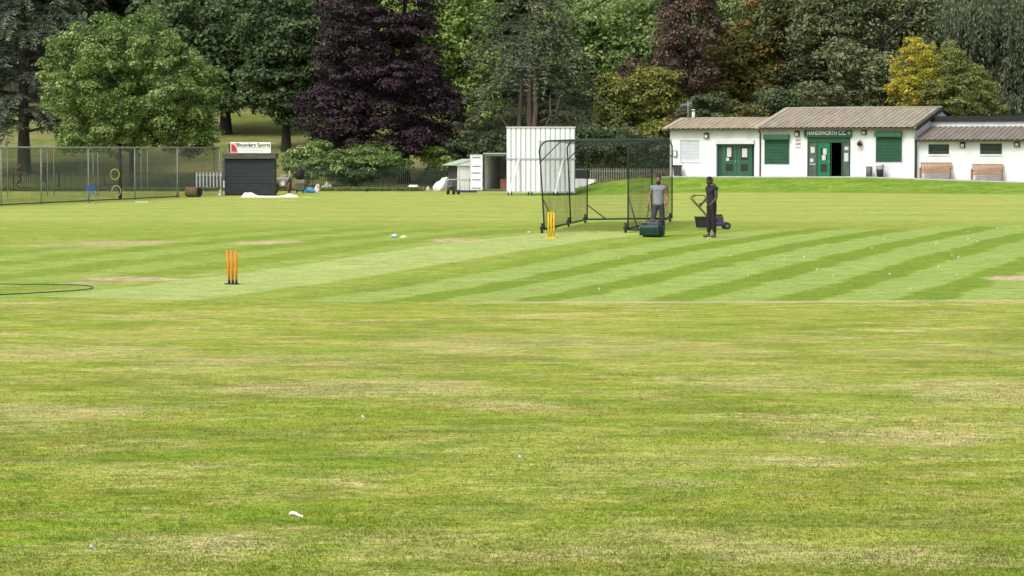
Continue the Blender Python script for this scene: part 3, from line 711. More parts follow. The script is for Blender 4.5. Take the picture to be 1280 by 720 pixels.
# opened door leaf, swung round to face the field
mb = MB(); dw = 15.2/ck
mb.box(-dw-.06, -.08, -.12, -.05, .12, H-.06); dl_ = mb.build('door_leaf', M_wpaint, ct)
mb = MB()
for z in (.22, .78, 1.24, 1.70, 2.28): mb.box(-dw+.05, -.18, -.15, -.121, z-.025, z+.025)
islands(mb, 'door_rib', M_grey, dl_)
mb = MB(); mb.box(-dw-.08, -dw-.03, -.16, -.045, .1, H-.03); mb.box(-.10, -.05, -.16, -.045, .1, H-.03); mb.box(-dw-.03,-.10,-.15,-.045,H-.10,H-.03); mb.box(-dw-.03,-.10,-.15,-.045,.10,.16); mb.build('door_seal', M_cin, dl_)
# chest inside
cb = empty('wooden_chest', ct.matrix_world @ Vector((0,0,0)), 0, 'reddish brown wooden chest standing just inside the open container', 'chest')
p = Vector((1.3, 1.5, .14)); p.rotate(Matrix.Rotation(R(-9), 3, 'Z')); cb.location = c0+p; cb.rotation_euler.z = R(-9)
mb = MB(); mb.bev(-.35, .6, -.3, .3, 0, .62, .02); mb.build('body', mat('red_wood', (.30,.12,.07), (.2,.08,.05), .6), cb); mb = MB(); mb.bev(-.37, .62, -.32, .32, .621, .67, .015); mb.build('lid', mat('red_wood_lid', (.36,.15,.09), (.26,.1,.06), .6), cb)
mw = empty('fuel_can', c0+p+Vector((-.12,0,.67)), 0, 'dark fuel can on top of the wooden chest in the container', 'fuel can')
mb = MB(); mb.bev(-.12,.12,-.08,.08,0,.32,.03); mb.build('body', M_dgrey, mw); mb = MB(); mb.tube([(-.07,0,.32),(-.05,0,.38),(.05,0,.38),(.07,0,.32)],.014,6); mb.build('handle', M_dgrey, mw); mb = MB(); mb.cyl((.09,0,.30),(.12,0,.40),.025,.02,10); mb.build('cap', M_black, mw)

# ------------------------------------------------------------------ metal shed left of the container
sY = at(575, 239).y+.6; sc_ = FPX/sY; s0 = gp(572.5, sY)
sh = empty('metal_shed', s0, R(19), 'white metal garden shed with dark side wall and low gable roof', 'shed')
WS, DS, HS = 1.70, 2.2, 1.72
mb = MB(); mb.box(0, WS, 0, .03, 0, HS); mb.box(WS-.03, WS, .031, DS, 0, HS); mb.box(.03, WS-.031, DS-.03, DS, 0, HS); mb.build('wall', M_wpaint, sh)
mb = MB()
for k in range(13): mb.box(0, .028 if k % 2 else .02, .031+k*.165, .031+k*.165+.16, 0, HS)
mb.build('side_wall', mat('dark_grey_sheet', (.06,.07,.07), (.04,.048,.048), .5), sh)
mb = MB(); gz = HS+.42
mb.prism([(-.35, HS+.02), (WS*.62, gz), (WS+.03, HS+.22), (WS+.03, HS), (-.30, HS)], -.16, -.10); mb.build('gable_panel', M_wpaint, sh)
mb = MB(); mb.prism([(-.38, HS+.02), (WS*.62, gz), (WS+.04, HS+.22), (WS+.04, HS+.26), (WS*.62, gz+.04), (-.38, HS+.06)], -.2, DS+.15); mb.build('roof', mat('pale_green_roof', (.45,.55,.42), (.36,.44,.34), .6), sh)
mb = MB(); mb.box(.16, .86, -.03, -.002, .04, HS-.05); q = mb.build('door', M_signw, sh); mb = MB(); mb.box(.78, .83, -.07, -.031, .68, .84); mb.build('handle', M_black, q)
mb = MB(); mb.box(.92, 1.55, -.03, -.002, .04, HS-.05); q = mb.build('door', M_signw, sh)
mb = MB(); mb.box(-.03,.05,-.05,.05,0,HS-.001); mb.build('corner_post', M_wpaint, sh)

# ------------------------------------------------------------------ tarp mounds
from mathutils import noise as mnoise
def mound(name, px, py, wpx, hm, dm, seed, label, cat, m, group=None, rz=0, lean=0, power=1.0):
    c = at(px, py); k = FPX/c.y; Wm = wpx/k; mb = MB(); nu, nv = 90, 34; vs = []
    for j in range(nv+1):
        th = math.pi/2*j/nv*1.06
        for i in range(nu):
            ph_ = 2*math.pi*i/nu; d = Vector((math.sin(th)*math.cos(ph_), math.sin(th)*math.sin(ph_), math.cos(th)))
            nz = mnoise.noise(d*1.7+Vector((seed*3.1, 0, 0)))*.30+(mnoise.ridged_multi_fractal(d*2.0+Vector((0, seed*2.7, 0)), .9, 2.2, 4, .8, 2.0)-1.2)*.10
            q = 1+nz-.05
            z = d.z*hm*q*(1+lean*.55*d.x); vs.append((d.x*Wm/2*q+lean*.12*z, d.y*dm/2*q, max(-.03, z)))
    mb.add(vs, [(j*nu+i, (j+1)*nu+i, (j+1)*nu+(i+1) % nu, j*nu+(i+1) % nu) for j in range(nv) for i in range(nu)], True)
    return tag(mb.build(name, m, None, c, rz), label, cat, group)
mound('tarpaulin', 517.5, 237.5, 20, .42, 1.2, 3, 'small flattened white tarpaulin bundle, leftmost by the palisade fence', 'tarpaulin', M_tarp)
mound('tarpaulin', 535, 237, 6.5, .28, .5, 4, 'tiny white bundle between the two larger white tarpaulins', 'tarpaulin', M_tarp)
mound('tarpaulin', 551, 238, 23, .98, 1.5, 8, 'big crumpled white tarpaulin heaped beside the metal shed', 'tarpaulin', M_tarp, lean=.8, power=.7)

# roller trolley in front of the shed
tY = at(576, 243).y; tk = FPX/tY; t0 = gp(576, tY)
tr = empty('roller_trolley', t0, R(-4), 'low dark blue trolley with a hand rail and small engine, before the metal shed', 'trolley')
mb = MB(); mb.bev(-.30, .98, -.45, .45, .12, .26, .04); mb.build('deck', mat('navy_steel', (.035,.055,.085), (.025,.04,.06), .45), tr)
mb = MB(); mb.tube([(-.9,-.42,.92),(-.2,-.42,.94),(.45,-.42,.93)], .03, 8); mb.build('push_bar', mat('pale_wood', (.55,.45,.28), (.42,.34,.2), .7), tr)
mb = MB(); mb.tube([(.0,-.42,.25),(.0,-.42,.80),(.05,-.42,.86),(.52,-.42,.86),(.58,-.42,.80),(.58,-.42,.25)], .02, 8)
for x in (.15,.29,.43): mb.cyl((x,-.42,.26),(x,-.42,.85),.010,n=6)
mb.build('hand_rail', M_steel, tr)
mb = MB(); mb.bev(-.86,-.34,-.3,.3,.28,.55,.05); mb.cyl((-.75,-.31,.5),(-.45,-.31,.5),.14,n=14); mb.cyl((-.6,0,.55),(-.6,0,.78),.12,.08,14); mb.tube([(-.8,0,.5),(-.85,0,.75),(-.82,-.3,.9)],.02,6); mb.build('engine', mat('oily_grey', (.15,.15,.15), (.05,.05,.05), .5, 9), tr)
for x in (-.8,-.45,-.15): 
    mb = MB(); wheel(mb, (x,-.36,.14), .14, .1); wheel(mb, (x,.36,.14), .14, .1); mb.beam((x,-.36,.14),(x,.36,.14),.04,.04); islands(mb, 'wheel', M_rubber, tr)

# things seen past the right edge of the sight screen
kY = at(728, 241).y+9; kk = FPX/kY
p = gp(728, kY)
bx = empty('storage_locker', p+Vector((.05,0,0)), R(-10), 'black metal locker on legs seen past the right edge of the sight screen', 'locker')
mb = MB(); mb.bev(-.55, .35, -.3, .3, .62, 1.28, .02); mb.build('body', M_black, bx); mb = MB(); mb.bev(-.57,.37,-.33,.3,1.281,1.34,.02); mb.build('lid', M_grey, bx)
for x in (-.5,.3):
    mb = MB(); mb.box(x-.03,x+.03,-.28,-.22,0,.619); mb.box(x-.03,x+.03,.22,.28,0,.619); islands(mb, 'leg', M_dgrey, bx)
c = empty('wheeled_pitch_cover', gp(729, kY-1.5), R(-8), 'white wheeled pitch cover parked behind the sight screen', 'pitch cover')
mb = MB(); mb.prism([(-1.8,.05),(-.9,.05),(-.25,.05),(.75,.44),(.78,.62),(-.2,.66),(-1.8,.66)], -.5, .9); mb.build('cover', M_wpaint, c)
mb = MB(); wheel(mb, (-.8,-.45,.12), .12, .06); wheel(mb, (-.1,-.45,.12), .12, .06); mb.beam((.5,-.3,.0),(.6,-.3,.36),.05,.05); mb.build('wheel', M_rubber, c)

# ------------------------------------------------------------------ kiosk
k0 = at(312, 244.5); kk = FPX/k0.y
ki = empty('storage_kiosk', k0, R(2), 'dark roller shuttered steel kiosk with a white shop sign on its roof', 'kiosk')
KW = 62/kk; KH = 46/kk
mb = MB(); nsl = 16
for k in range(nsl):
    a_ = .05+(KH-.1)*k/nsl; b_ = .05+(KH-.1)*(k+1)/nsl; mb.prismx([(0,a_),(-.03,a_+.04),(-.03,b_-.03),(0,b_),(.03,b_),(.03,a_)], -KW/2+.08, KW/2-.06)
mb.build('roller_shutter', mat('slate_shutter', (.040,.046,.058), (.030,.035,.045), .55, 2), ki)
mb = MB(); mb.box(-KW/2, KW/2, .031, 2.3, 0, KH); mb.box(-KW/2, -KW/2+.079, -.04, .03, 0, KH); mb.box(KW/2-.059, KW/2, -.04, .03, 0, KH); mb.build('wall', mat('kiosk_wall', (.05,.052,.055), (.03,.032,.034), .6), ki)
mb = MB(); mb.bev(-KW/2-.1, KW/2+.12, -.2, 2.4, KH+.001, KH+.33, .02); mb.build('roof', mat('weathered_fascia', (.13,.125,.11), (.06,.058,.05), .8, 3, .3, stretch=(.6,1,4)), ki)
mb = MB(); mb.box(-KW/2-.18,-KW/2-.001,.3,.9,.9,KH-.1); mb.build('side_cabinet', M_grey, ki)
zb0 = KH+.33; M_rail = M_steel; mb = MB()
xl, xr_ = -29/kk, 32/kk
mb.tube([(xl,-.1,zb0),(xl,-.1,zb0+.60),(xr_,-.1,zb0+.60),(xr_,-.1,zb0)], .025, 6); mb.tube([(xl,-.1,zb0+.02),(xl,1.8,zb0+.02),(xl,1.8,zb0+.6),(xr_,1.8,zb0+.6),(xr_,1.8,zb0)], .02, 6)
mb.build('sign_rail', M_rail, ki)
bx0, bx1 = -23.5/kk, 26.8/kk
mb = MB(); mb.box(bx0, bx1, -.16, -.127, zb0+.02, zb0+.68); sb = mb.build('sign_board', M_signw, ki)
mb = MB(); mb.box(bx0-.10, bx0+.0, -.15, -.13, zb0+.05, zb0+.6); mb.build('sign_backing', M_black, ki)
mb = MB(); mb.box(bx0+.02, bx0+.44, -.166, -.161, zb0+.04, zb0+.62); lg = mb.build('logo_panel', mat('pale_red', (.72,.30,.28), (.66,.24,.23), .6), sb)
cx = bx0+.1; cz = zb0+.12; poly = [(cx, cz)]+[(cx+.30*math.cos(a_), cz+.40*math.sin(a_)) for a_ in np.linspace(0, math.pi/2, 12)]
mb = MB(); mb.prism(poly, -.172, -.167); mb.build('logo_ball', mat('dark_red', (.42,.05,.05), (.36,.04,.04), .6), lg)
mb = MB(); pts = [(cx-.03+.37*math.cos(a_), -.170, cz+.49*math.sin(a_)) for a_ in np.linspace(.0, math.pi/2, 12)]; mb.tube(pts, .024, 6); mb.build('logo_arc', M_signw, lg)
M_ink = mat('sign_ink', (.03,.06,.05), (.03,.05,.05), .7); M_ink2 = mat('sign_ink_grey', (.35,.33,.38), (.3,.3,.33), .7)
text_mesh('sign_lettering', 'Boundary Sports', .30, M_ink, sb, ((bx0+bx1)/2+.19, -.163, zb0+.50), xs=1.98, ext=.002, bold=.03)
mb = MB(); r = np.random.RandomState(2)
for z, x0, x1, h_ in ((.32, bx0+.52, bx1-.08, .05), (.18, bx0+.75, bx1-.5, .035)):
    x = x0
    while x < x1:
        w_ = .03+.04*r.rand(); mb.box(x, x+w_, -.164, -.161, zb0+z-h_/2*r.uniform(.7,1), zb0+z+h_/2*r.uniform(.8,1.2)); x += w_+(.015 if r.rand() < .85 else .06)
mb.build('small_print', M_ink2, sb)

# long white groundsheet in front of the kiosk
c = at(338, 246.5); kk2 = FPX/c.y; Wm = 72/kk2; mb = MB(); nu, nv = 70, 12; vs = []
prof_x = [0,.04,.12,.2,.3,.5,.62,.72,.8,.88,.95,1]; prof_h = [.04,.20,.27,.20,.08,.06,.06,.10,.17,.16,.1,.0]
for j in range(nv+1):
    for i in range(nu+1):
        t = i/nu; b_ = j/nv*2-1; h = np.interp(t, prof_x, prof_h)*(1-abs(b_)**2.5)*(1+.12*math.sin(t*40+b_*3)+.1*math.sin(t*17-b_*5))
        vs.append(((t-.5)*Wm, b_*.5*(1-.3*abs(2*t-1)**6)+.1*math.sin(t*9), max(h, 0)+(.012 if abs(b_) < .95 else -.03)))
mb.add(vs, [(j*(nu+1)+i, j*(nu+1)+i+1, (j+1)*(nu+1)+i+1, (j+1)*(nu+1)+i) for j in range(nv) for i in range(nu)], True)
tag(mb.build('groundsheet', mat('cream_sheet', (.80,.78,.68), (.68,.65,.55), .7, 3, .3), None, c), 'long cream groundsheet rolled out along the foot of the kiosk', 'groundsheet')
mound('groundsheet', 384, 246.8, 15, .05, .7, 11, 'flat yellow-green sheet on the grass past the end of the cream groundsheet', 'groundsheet', mat('lime_sheet', (.55,.62,.12), (.45,.5,.1), .7))
mound('sack', 276, 244, 7, .42, .45, 12, 'small white sack at the left foot of the kiosk', 'sack', M_tarp, power=.6)

# old heavy roller machine right of the kiosk
m0 = at(355, 241.5); mk = FPX/m0.y
ma = empty('old_roller_machine', m0+Vector((0,.5,0)), R(-6), 'rusty old motor roller with two red-brown wheels beside the kiosk', 'roller')
M_rust = mat('rusty_red', (.22,.085,.06), (.13,.07,.05), .75, 7, .2); M_om = mat('old_machine_grey', (.20,.18,.15), (.09,.085,.07), .7, 6, .2)
for x in (-.46, .36):
    mb = MB(); mb.torus((x,-.3,.36), .29, .07, 24, 8, 'x'); wheel(mb, (x,-.3,.36), .27, .08); wheel(mb, (x,-.3,.36), .09, .2); mb.build('wheel', M_rust, ma)
mb = MB(); mb.bev(-.36,.27,-.2,1.1,.28,.86,.05); mb.bev(-.30,.22,-.32,-.201,.40,.80,.03); mb.build('engine_housing', M_om, ma)
mb = MB(); mb.torus((-.05,-.34,.62), .13, .025, 20, 6); mb.cyl((-.05,-.34,.62),(-.05,-.30,.62),.08); mb.build('headlight', M_tarp, ma)
mb = MB(); mb.bev(-.56,.32,-.1,1.0,.865,1.02,.05); mb.bev(-.38,.1,.3,.75,1.021,1.16,.05); mb.build('seat_platform', mat('old_tan', (.34,.29,.23), (.2,.17,.13), .8), ma)
mb = MB(); mb.tube([(.22,.1,.8),(.28,.05,1.15),(.36,-.05,1.35)], .025, 6); mb.torus((.34,-.02,1.3), .15, .02, 20, 6, 'x'); mb.build('steering_column', M_tarp, ma)
b0_ = at(375, 241.5)+Vector((0,.3,0))
tb = empty('box_trailer', b0_, R(-3), 'small dark box trailer with a tan top edge beside the rusty roller', 'trailer')
mb = MB(); mb.bev(-.30,.32,-.3,.5,.2,.62,.03); mb.build('box', mat('trailer_grey', (.10,.115,.11), (.06,.07,.068), .7), tb)
mb = MB(); mb.bev(-.32,.34,-.32,.52,.621,.86,.03); mb.build('rim_board', mat('trailer_tan', (.26,.20,.14), (.17,.13,.09), .8), tb)
mb = MB(); wheel(mb, (-.2,-.33,.12), .12, .06); wheel(mb, (.22,-.33,.12), .12, .06); mb.beam((-.2,-.33,.12),(.22,-.33,.12),.04,.04); mb.build('wheel', M_rubber, tb)
mb = MB(); mb.ell((0,.0,.42), .30,.26,.42, 18, 12, fn=lambda d: 1+.06*math.sin(4*d[0]+3*d[2])+.05*math.sin(7*d[1]-4*d[0])); o = mb.build('rubbish_sack', M_black, None, b0_+Vector((-.03,.1,.85)))
tag(o, 'bulging black sack sitting on the small box trailer', 'sack')
mound('tarpaulin', 387, 241, 16, .36, .8, 14, 'crumpled bright blue tarpaulin right of the box trailer', 'tarpaulin', mat('blue_tarp', (.10,.42,.62), (.06,.30,.48), .5, 3))
mound('sack', 396.5, 240, 8, .56, .5, 15, 'pinkish white sack between the blue and tan tarpaulins', 'sack', mat('pink_sack', (.66,.56,.54), (.5,.42,.42), .7), power=.7)
mound('tarpaulin', 407, 238.6, 17, .62, .8, 16, 'arched tan tarpaulin at the right end of the junk pile', 'tarpaulin', mat('tan_tarp', (.42,.38,.27), (.28,.25,.18), .8), lean=.4, power=.8)
# ------------------------------------------------------------------ palisade fences
def palisade(pts, h, mname, m, label, pitch=.15, pw=.05, posts=2.7, top=True, drop=0, lev=None):
    T = (lambda x, y: float(zt(x, y))) if lev is None else (lambda x, y: lev)
    P3 = [Vector((x, y, T(x, y)-drop)) for x, y in pts]
    r = empty('palisade_fence', P3[0], 0, label, 'fence'); o = P3[0]
    pal, rail = MB(), MB(); acc = 0
    for a_, b_ in zip(P3[:-1], P3[1:]):
        d = b_-a_; L = d.length; n_ = int(L/pitch); ang = math.atan2(d.y, d.x)
        for k in range(n_):
            p = a_+d*(k/n_)-o; p.z = T((p+o).x, (p+o).y)-drop-o.z; M = Matrix.Translation(p) @ Matrix.Rotation(ang, 4, 'Z')
            pal.prism([(-pw/2,.08),(pw/2,.08),(pw/2,h-.06),(0,h),(-pw/2,h-.06)], -.008, .008)
            q = len(pal.v)-10; pal.v[q:] = [tuple(M @ Vector(v)) for v in pal.v[q:]]
        for z in (.22, h-.22):
            n2 = max(1, int(L/3))
            for k in range(n2):
                p = a_+d*(k/n2); q = a_+d*((k+1)/n2); p.z = T(p.x, p.y)-drop; q.z = T(q.x, q.y)-drop
                rail.beam(p-o+Vector((0,.03,z)), q-o+Vector((0,.03,z)), .035, .05)
        for k in range(max(1, int(L/posts))+1):
            p = a_+d*(k/max(1, int(L/posts))); p.z = T(p.x, p.y)-drop; mb = MB(); p = p-o
            mb.box(p.x-.035, p.x+.035, p.y+.05, p.y+.12, p.z-.1, p.z+h-.03); mb.build('fence_post', m, r)
    pal.build('pales', m, r); rail.build('rail', m, r); return r
M_fdark = mat('dark_green_steel', (.045,.065,.05), (.03,.045,.035), .6, 4)
M_fpale = mat('weathered_pale_steel', (.26,.26,.19), (.15,.155,.11), .7, 4)
yF = 174
g = lambda px, Y_: ((px-640)/FPX*Y_, Y_)
palisade([g(-40, 171), g(243, 173)], 1.35, 'd', M_fdark, 'long dark palisade fence behind the practice nets')
palisade([g(246, 172.5), g(280, 173)], 1.30, 'w', M_wpaint, 'short run of white painted palisade just left of the kiosk', pitch=.21, pw=.09, drop=.0)
palisade([g(372, 176), g(585, 178), g(602, 182), g(680, 182)], 1.55, 'd', M_fdark, 'dark green palisade fence below the purple tree and shrubs')
palisade([g(715, 173), g(838, 170)], 1.45, 'p', M_fpale, 'pale weathered palisade fence left of the pavilion', pitch=.17, pw=.07, lev=-.14)

# ------------------------------------------------------------------ practice nets at the left
n0 = at(0, 257.5); n1 = at(275, 244)
nh = 3.0
nl = empty('practice_nets', (n0.x, n0.y, n0.z), 0, 'large fixed cricket practice nets on steel poles at the left of the field', 'practice nets')
M_netl = net_mat('old_net', (.06, .075, .06), .17); M_pole = mat('dull_pole', (.36,.38,.35), (.24,.26,.23), .6)
M_netd = net_mat('dense_net', (.07, .08, .07), .34)
dirn = (n1-n0); dirn.z = 0; Ln = dirn.length; dirn.normalize(); bk = Vector((-dirn.y, dirn.x, 0))
if bk.y < 0: bk = -bk
topz = P(0, 184.2, n0.y).z
def npt(t, back): 
    p = n0+dirn*(t*Ln)+bk*back; return p
def tfor(px):  # parameter where the front row crosses column px
    k = (px-640)/FPX; return ((k*n0.y-n0.x)/(dirn.x-k*dirn.y))/Ln
fr = [tfor(p) for p in (-60, 2, 52, 111, 169, 222, 275)]
BKD = 9.0
for t in fr:
    p = npt(t, 0)-n0; mb = MB(); zb_ = T((p+n0).x, (p+n0).y)-n0.z; mb.cyl((p.x, p.y, zb_-.1), (p.x, p.y, topz-n0.z), .035, n=8); mb.build('pole', M_pole, nl)
for px in (10, 60, 68, 117, 123, 177, 185, 268):
    k = (px-640)/FPX
    q0 = n0+bk*BKD; t = ((k*q0.y-q0.x)/(dirn.x-k*dirn.y))/Ln
    p = npt(t, BKD)-n0; zb_ = T((p+n0).x, (p+n0).y)-n0.z; mb = MB(); mb.cyl((p.x, p.y, zb_-.1), (p.x, p.y, topz-n0.z-(.25 if px in (117,123,185) else 0)), .025, n=8); mb.build('pole', M_pole, nl)
mb = MB()
a_ = npt(fr[0], 0)-n0; b_ = npt(fr[-1], 0)-n0; c_ = npt(fr[0], BKD)-n0; d_ = npt(fr[-1], BKD)-n0; tz = topz-n0.z
for p, q in ((a_, b_), (c_, d_)): mb.cyl((p.x, p.y, tz), (q.x, q.y, tz), .035, n=8)
for t in fr:
    p = npt(t, 0)-n0; q = npt(t, BKD)-n0; mb.cyl((p.x, p.y, tz), (q.x, q.y, tz), .02, n=6)
mb.build('top_rail', M_pole, nl)
def netwall(t0, bk0, t1, bk1, z0, z1, m, name='netting', nseg=24, sag=.05):
    mb = MB(); vs = []
    for i in range(nseg+1):
        f = i/nseg; p = n0.lerp(n0, 0)+dirn*((t0+(t1-t0)*f)*Ln)+bk*(bk0+(bk1-bk0)*f); zb_ = T(p.x, p.y)
        for j, z in enumerate((0, .33, .66, 1)):
            zz = zb_+z0+(z1+n0.z-zb_-z0)*z - (sag*abs(math.sin(f*nseg*.8)) if j == 3 else 0)
            off = .08*math.sin(f*31+j); vs.append((p.x-n0.x+bk.x*off*(0<j<3), p.y-n0.y+bk.y*off*(0<j<3), zz-n0.z))
    mb.add(vs, [(i*4+j, (i+1)*4+j, (i+1)*4+j+1, i*4+j+1) for i in range(nseg) for j in range(3)], True); return mb.build(name, m, nl)
netwall(fr[0], .03, fr[-1], .03, .02, tz, M_netl); netwall(fr[0], BKD, fr[-1], BKD, .02, tz, M_netl)
netwall(fr[-1], 0, fr[-1], BKD, .02, tz, M_netd)
for t in fr[1:-1:2]: netwall(t, .1, t, BKD, .02, tz, M_netl)
mb = MB(); mb.add([(a_.x,a_.y,tz-.06),(b_.x,b_.y,tz-.06),(d_.x,d_.y,tz-.1),(c_.x,c_.y,tz-.1)], [(0,1,2,3)]); mb.build('roof_net', M_netd, nl)
# batting end screen (dark upright at x 170)
mb = MB(); p = npt(tfor(172), 1.0)-n0; mb.cyl((p.x,p.y,-.2),(p.x,p.y,tz),.09,n=10); mb.build('timber_post', mat('dark_timber', (.05,.05,.04), (.03,.03,.025), .8), nl)
mb = MB(); p = a_; q = npt(fr[-2], 0)-n0; pz_ = lambda v: T((v+n0).x,(v+n0).y)-n0.z
mb.cyl((a_.x,a_.y,pz_(a_)+.06),(q.x,q.y,pz_(q)+.06),.03,n=6); mb.build('bottom_rail', M_fdark, nl)
# hoops hanging on the net
for px, py, cc_, lb in ((143.5, 218, (.62,.52,.06), 'yellow hoop hanging on the practice net, the upper of two'), (145, 238.5, (.58,.54,.30), 'faded cream hoop hanging on the practice net below the yellow one')):
    t = tfor(px); p = npt(t, -.03); c = P(px, py, p.y); c.x = p.x
    mb = MB(); mb.torus((0,0,0), 6.1*p.y/FPX, .027, 36, 8, 'y', .88, 1.06); o = mb.build('hoop', mat('hoop_%d' % px, cc_, tuple(v*.8 for v in cc_), .5), None, c, .3); tag(o, lb, 'hoop')
# blue chair
c = at(116, 254); ch = empty('plastic_chair', c, R(172), 'blue plastic school chair with pale metal legs in front of the practice nets', 'chair')
M_bl = mat('blue_plastic', (.035,.12,.42), (.025,.09,.33), .4)
mb = MB(); mb.bev(-.21,.21,-.2,.2,.42,.455,.04); mb.build('seat', M_bl, ch)
mb = MB(); vs = []
for i in range(9):
    a_ = -1+i/4; 
    for z, wd in ((.60,.17),(.66,.215),(.78,.21),(.84,.15)): vs.append((a_*wd, .20+.05*(1-a_*a_)+.04*(z-.6)/.24, z))
mb.add(vs, [(i*4+j, (i+1)*4+j, (i+1)*4+j+1, i*4+j+1) for i in range(8) for j in range(3)], True)
mb.add([(x, y+.012, z) for x, y, z in vs], [(i*4+j, i*4+j+1, (i+1)*4+j+1, (i+1)*4+j) for i in range(8) for j in range(3)], True); mb.build('backrest', M_bl, ch)
for sx in (-1, 1):
    mb = MB(); mb.tube([(sx*.22,-.24,0),(sx*.19,-.16,.42)], .016, 6); mb.build('leg', M_pole, ch)
    mb = MB(); mb.tube([(sx*.22,.26,0),(sx*.19,.16,.42),(sx*.18,.21,.62),(sx*.18,.23,.76)], .016, 6); mb.build('leg', M_pole, ch)
ch.scale = (1.08,)*3
# cone, log-like roller drum, flat board
c = at(222, 246); co = empty('training_cone', c, 0, 'slim orange marker cone against the practice nets', 'cone')
mb = MB(); mb.cyl((0,0,.03),(0,0,.48),.09,.025,16); mb.build('body', mat('faded_orange', (.60,.16,.03), (.5,.12,.03), .6), co); mb = MB(); mb.bev(-.13,.13,-.13,.13,0,.03,.01); mb.build('base', M_rubber, co)
c = at(242, 246.3); dr_ = empty('ground_roller', c, R(-28), 'old brown iron ground roller drum lying by the practice nets', 'roller')
mb = MB(); mb.cyl((-.42,0,.30),(.42,0,.30),.30,n=28); mb.build('drum', mat('brown_iron', (.24,.16,.10), (.13,.09,.06), .8, 5, .3), dr_)
mb = MB(); mb.cyl((.421,0,.30),(.44,0,.30),.27,n=28); mb.cyl((-.44,0,.30),(-.421,0,.30),.27,n=28); mb.cyl((-.5,0,.3),(.5,0,.3),.05,n=12); mb.build('end_plates', M_black, dr_)
c = at(177, 253); o = MB().bev(-.32,.32,-.3,.3,0,.04,.01).build('board', M_tarp, None, c, R(10)); tag(o, 'flat white board lying on the grass before the practice nets', 'board')

# ------------------------------------------------------------------ mobile batting cage
cg = at(732, 287); CGo = Vector((0, 0, 0))
M_cg = mat('cage_green_steel', (.035,.055,.04), (.025,.04,.03), .5); M_netc = net_mat('cage_net', (.03,.042,.03), .40); M_netb = net_mat('cage_back_net', (.03,.042,.03), .13); M_netr = net_mat('cage_roof_net', (.03,.04,.035), .42)
FL = at(680.5, 291.5); FR = at(785, 291); BL = at(734, 278.5); BR = at(840, 277)
hF = P(677, 176, FL.y).z; hB = P(735, 173.5, BL.y).z
cage = empty('batting_cage', FL, 0, 'wheeled mobile batting cage with dark green frame and black netting', 'batting cage')
def L3(p): return Vector(p)-FL
def arch(pl_, pr, ztop, name, lean=0.0):
    pl_ = Vector(pl_); pr = Vector(pr); d = (pr-pl_); d.z = 0; L = d.length; d.normalize(); up = Vector((0,0,1)); r_ = .32
    tl = Vector((pl_.x, pl_.y, ztop))-d*lean; trr = Vector((pr.x, pr.y, ztop))
    pts = [pl_+up*.1, pl_.lerp(tl, .75)]
    for a_ in np.linspace(0, math.pi/2, 7): pts.append(tl+d*(r_-r_*math.cos(a_))+up*(-r_+r_*math.sin(a_)))
    for a_ in np.linspace(math.pi/2, 0, 7): pts.append(trr-d*(r_-r_*math.cos(a_))+up*(-r_+r_*math.sin(a_)))
    pts.append(pr+up*.1)
    mb = MB(); mb.tube([L3(p) for p in pts], .023, 8); mb.build(name, M_cg, cage)
    mb = MB()
    for p, s_ in ((tl, 1), (trr, -1)):
        mb.tube([L3(p+up*-.66), L3(p+d*s_*.66+up*-.01)], .018, 6)
    islands(mb, 'corner_brace', M_cg, cage); return tl, trr
ML = FL.lerp(BL, .58); MR = FR.lerp(BR, .5); hM = hF*.5+hB*.5
ML.z = T(ML.x, ML.y); MR.z = T(MR.x, MR.y)
tFL, tFR = arch(FL, FR, hF, 'frame_arch', .16); tML, tMR = arch(ML, MR, hM, 'frame_arch', .12); tBL, tBR = arch(BL, BR, hB, 'frame_arch', .0)
mb = MB(); dd = Vector((.3,0,0))
mb.tube([L3(tFL+dd), L3(tML+dd), L3(tBL+dd)], .025, 6); mb.tube([L3(tFR-dd), L3(tMR-dd), L3(tBR-dd)], .025, 6); mb.build('top_rail', M_cg, cage)
mb = MB(); u3 = Vector((0,0,.12))
mb.tube([L3(FL+u3), L3(ML+u3), L3(BL+u3)], .03, 6); mb.tube([L3(FR+u3), L3(MR+u3), L3(BR+u3)], .03, 6); mb.tube([L3(BL+u3), L3(BR+u3)], .03, 6); mb.build('base_rail', M_cg, cage)
mb = MB()
mb.tube([L3(FL+Vector((-.03,0,1.0))), L3(FL+Vector((.36,.1,.12)))], .02, 6)
mb.tube([L3(FR+Vector((0,0,1.12))), L3(FR+Vector((.30,-.1,.08)))], .02, 6); mb.tube([L3(FR+Vector((0,0,.10))), L3(FR+Vector((.34,-.1,.10)))], .03, 6)
mb.tube([L3(BL+Vector((0,0,.62))), L3(BL+Vector((.66,0,.12)))], .02, 6); islands(mb, 'stay', M_cg, cage)
for p in (FL, ML, BL, FR, MR, BR):
    mb = MB(); q = L3(Vector((p.x, p.y, T(p.x, p.y)))); wheel(mb, (q.x-.07, q.y, q.z+.15), .15, .07); mb.cyl((q.x-.14,q.y,q.z+.15),(q.x+.02,q.y,q.z+.15),.04,n=8); mb.build('wheel', M_rubber, cage)
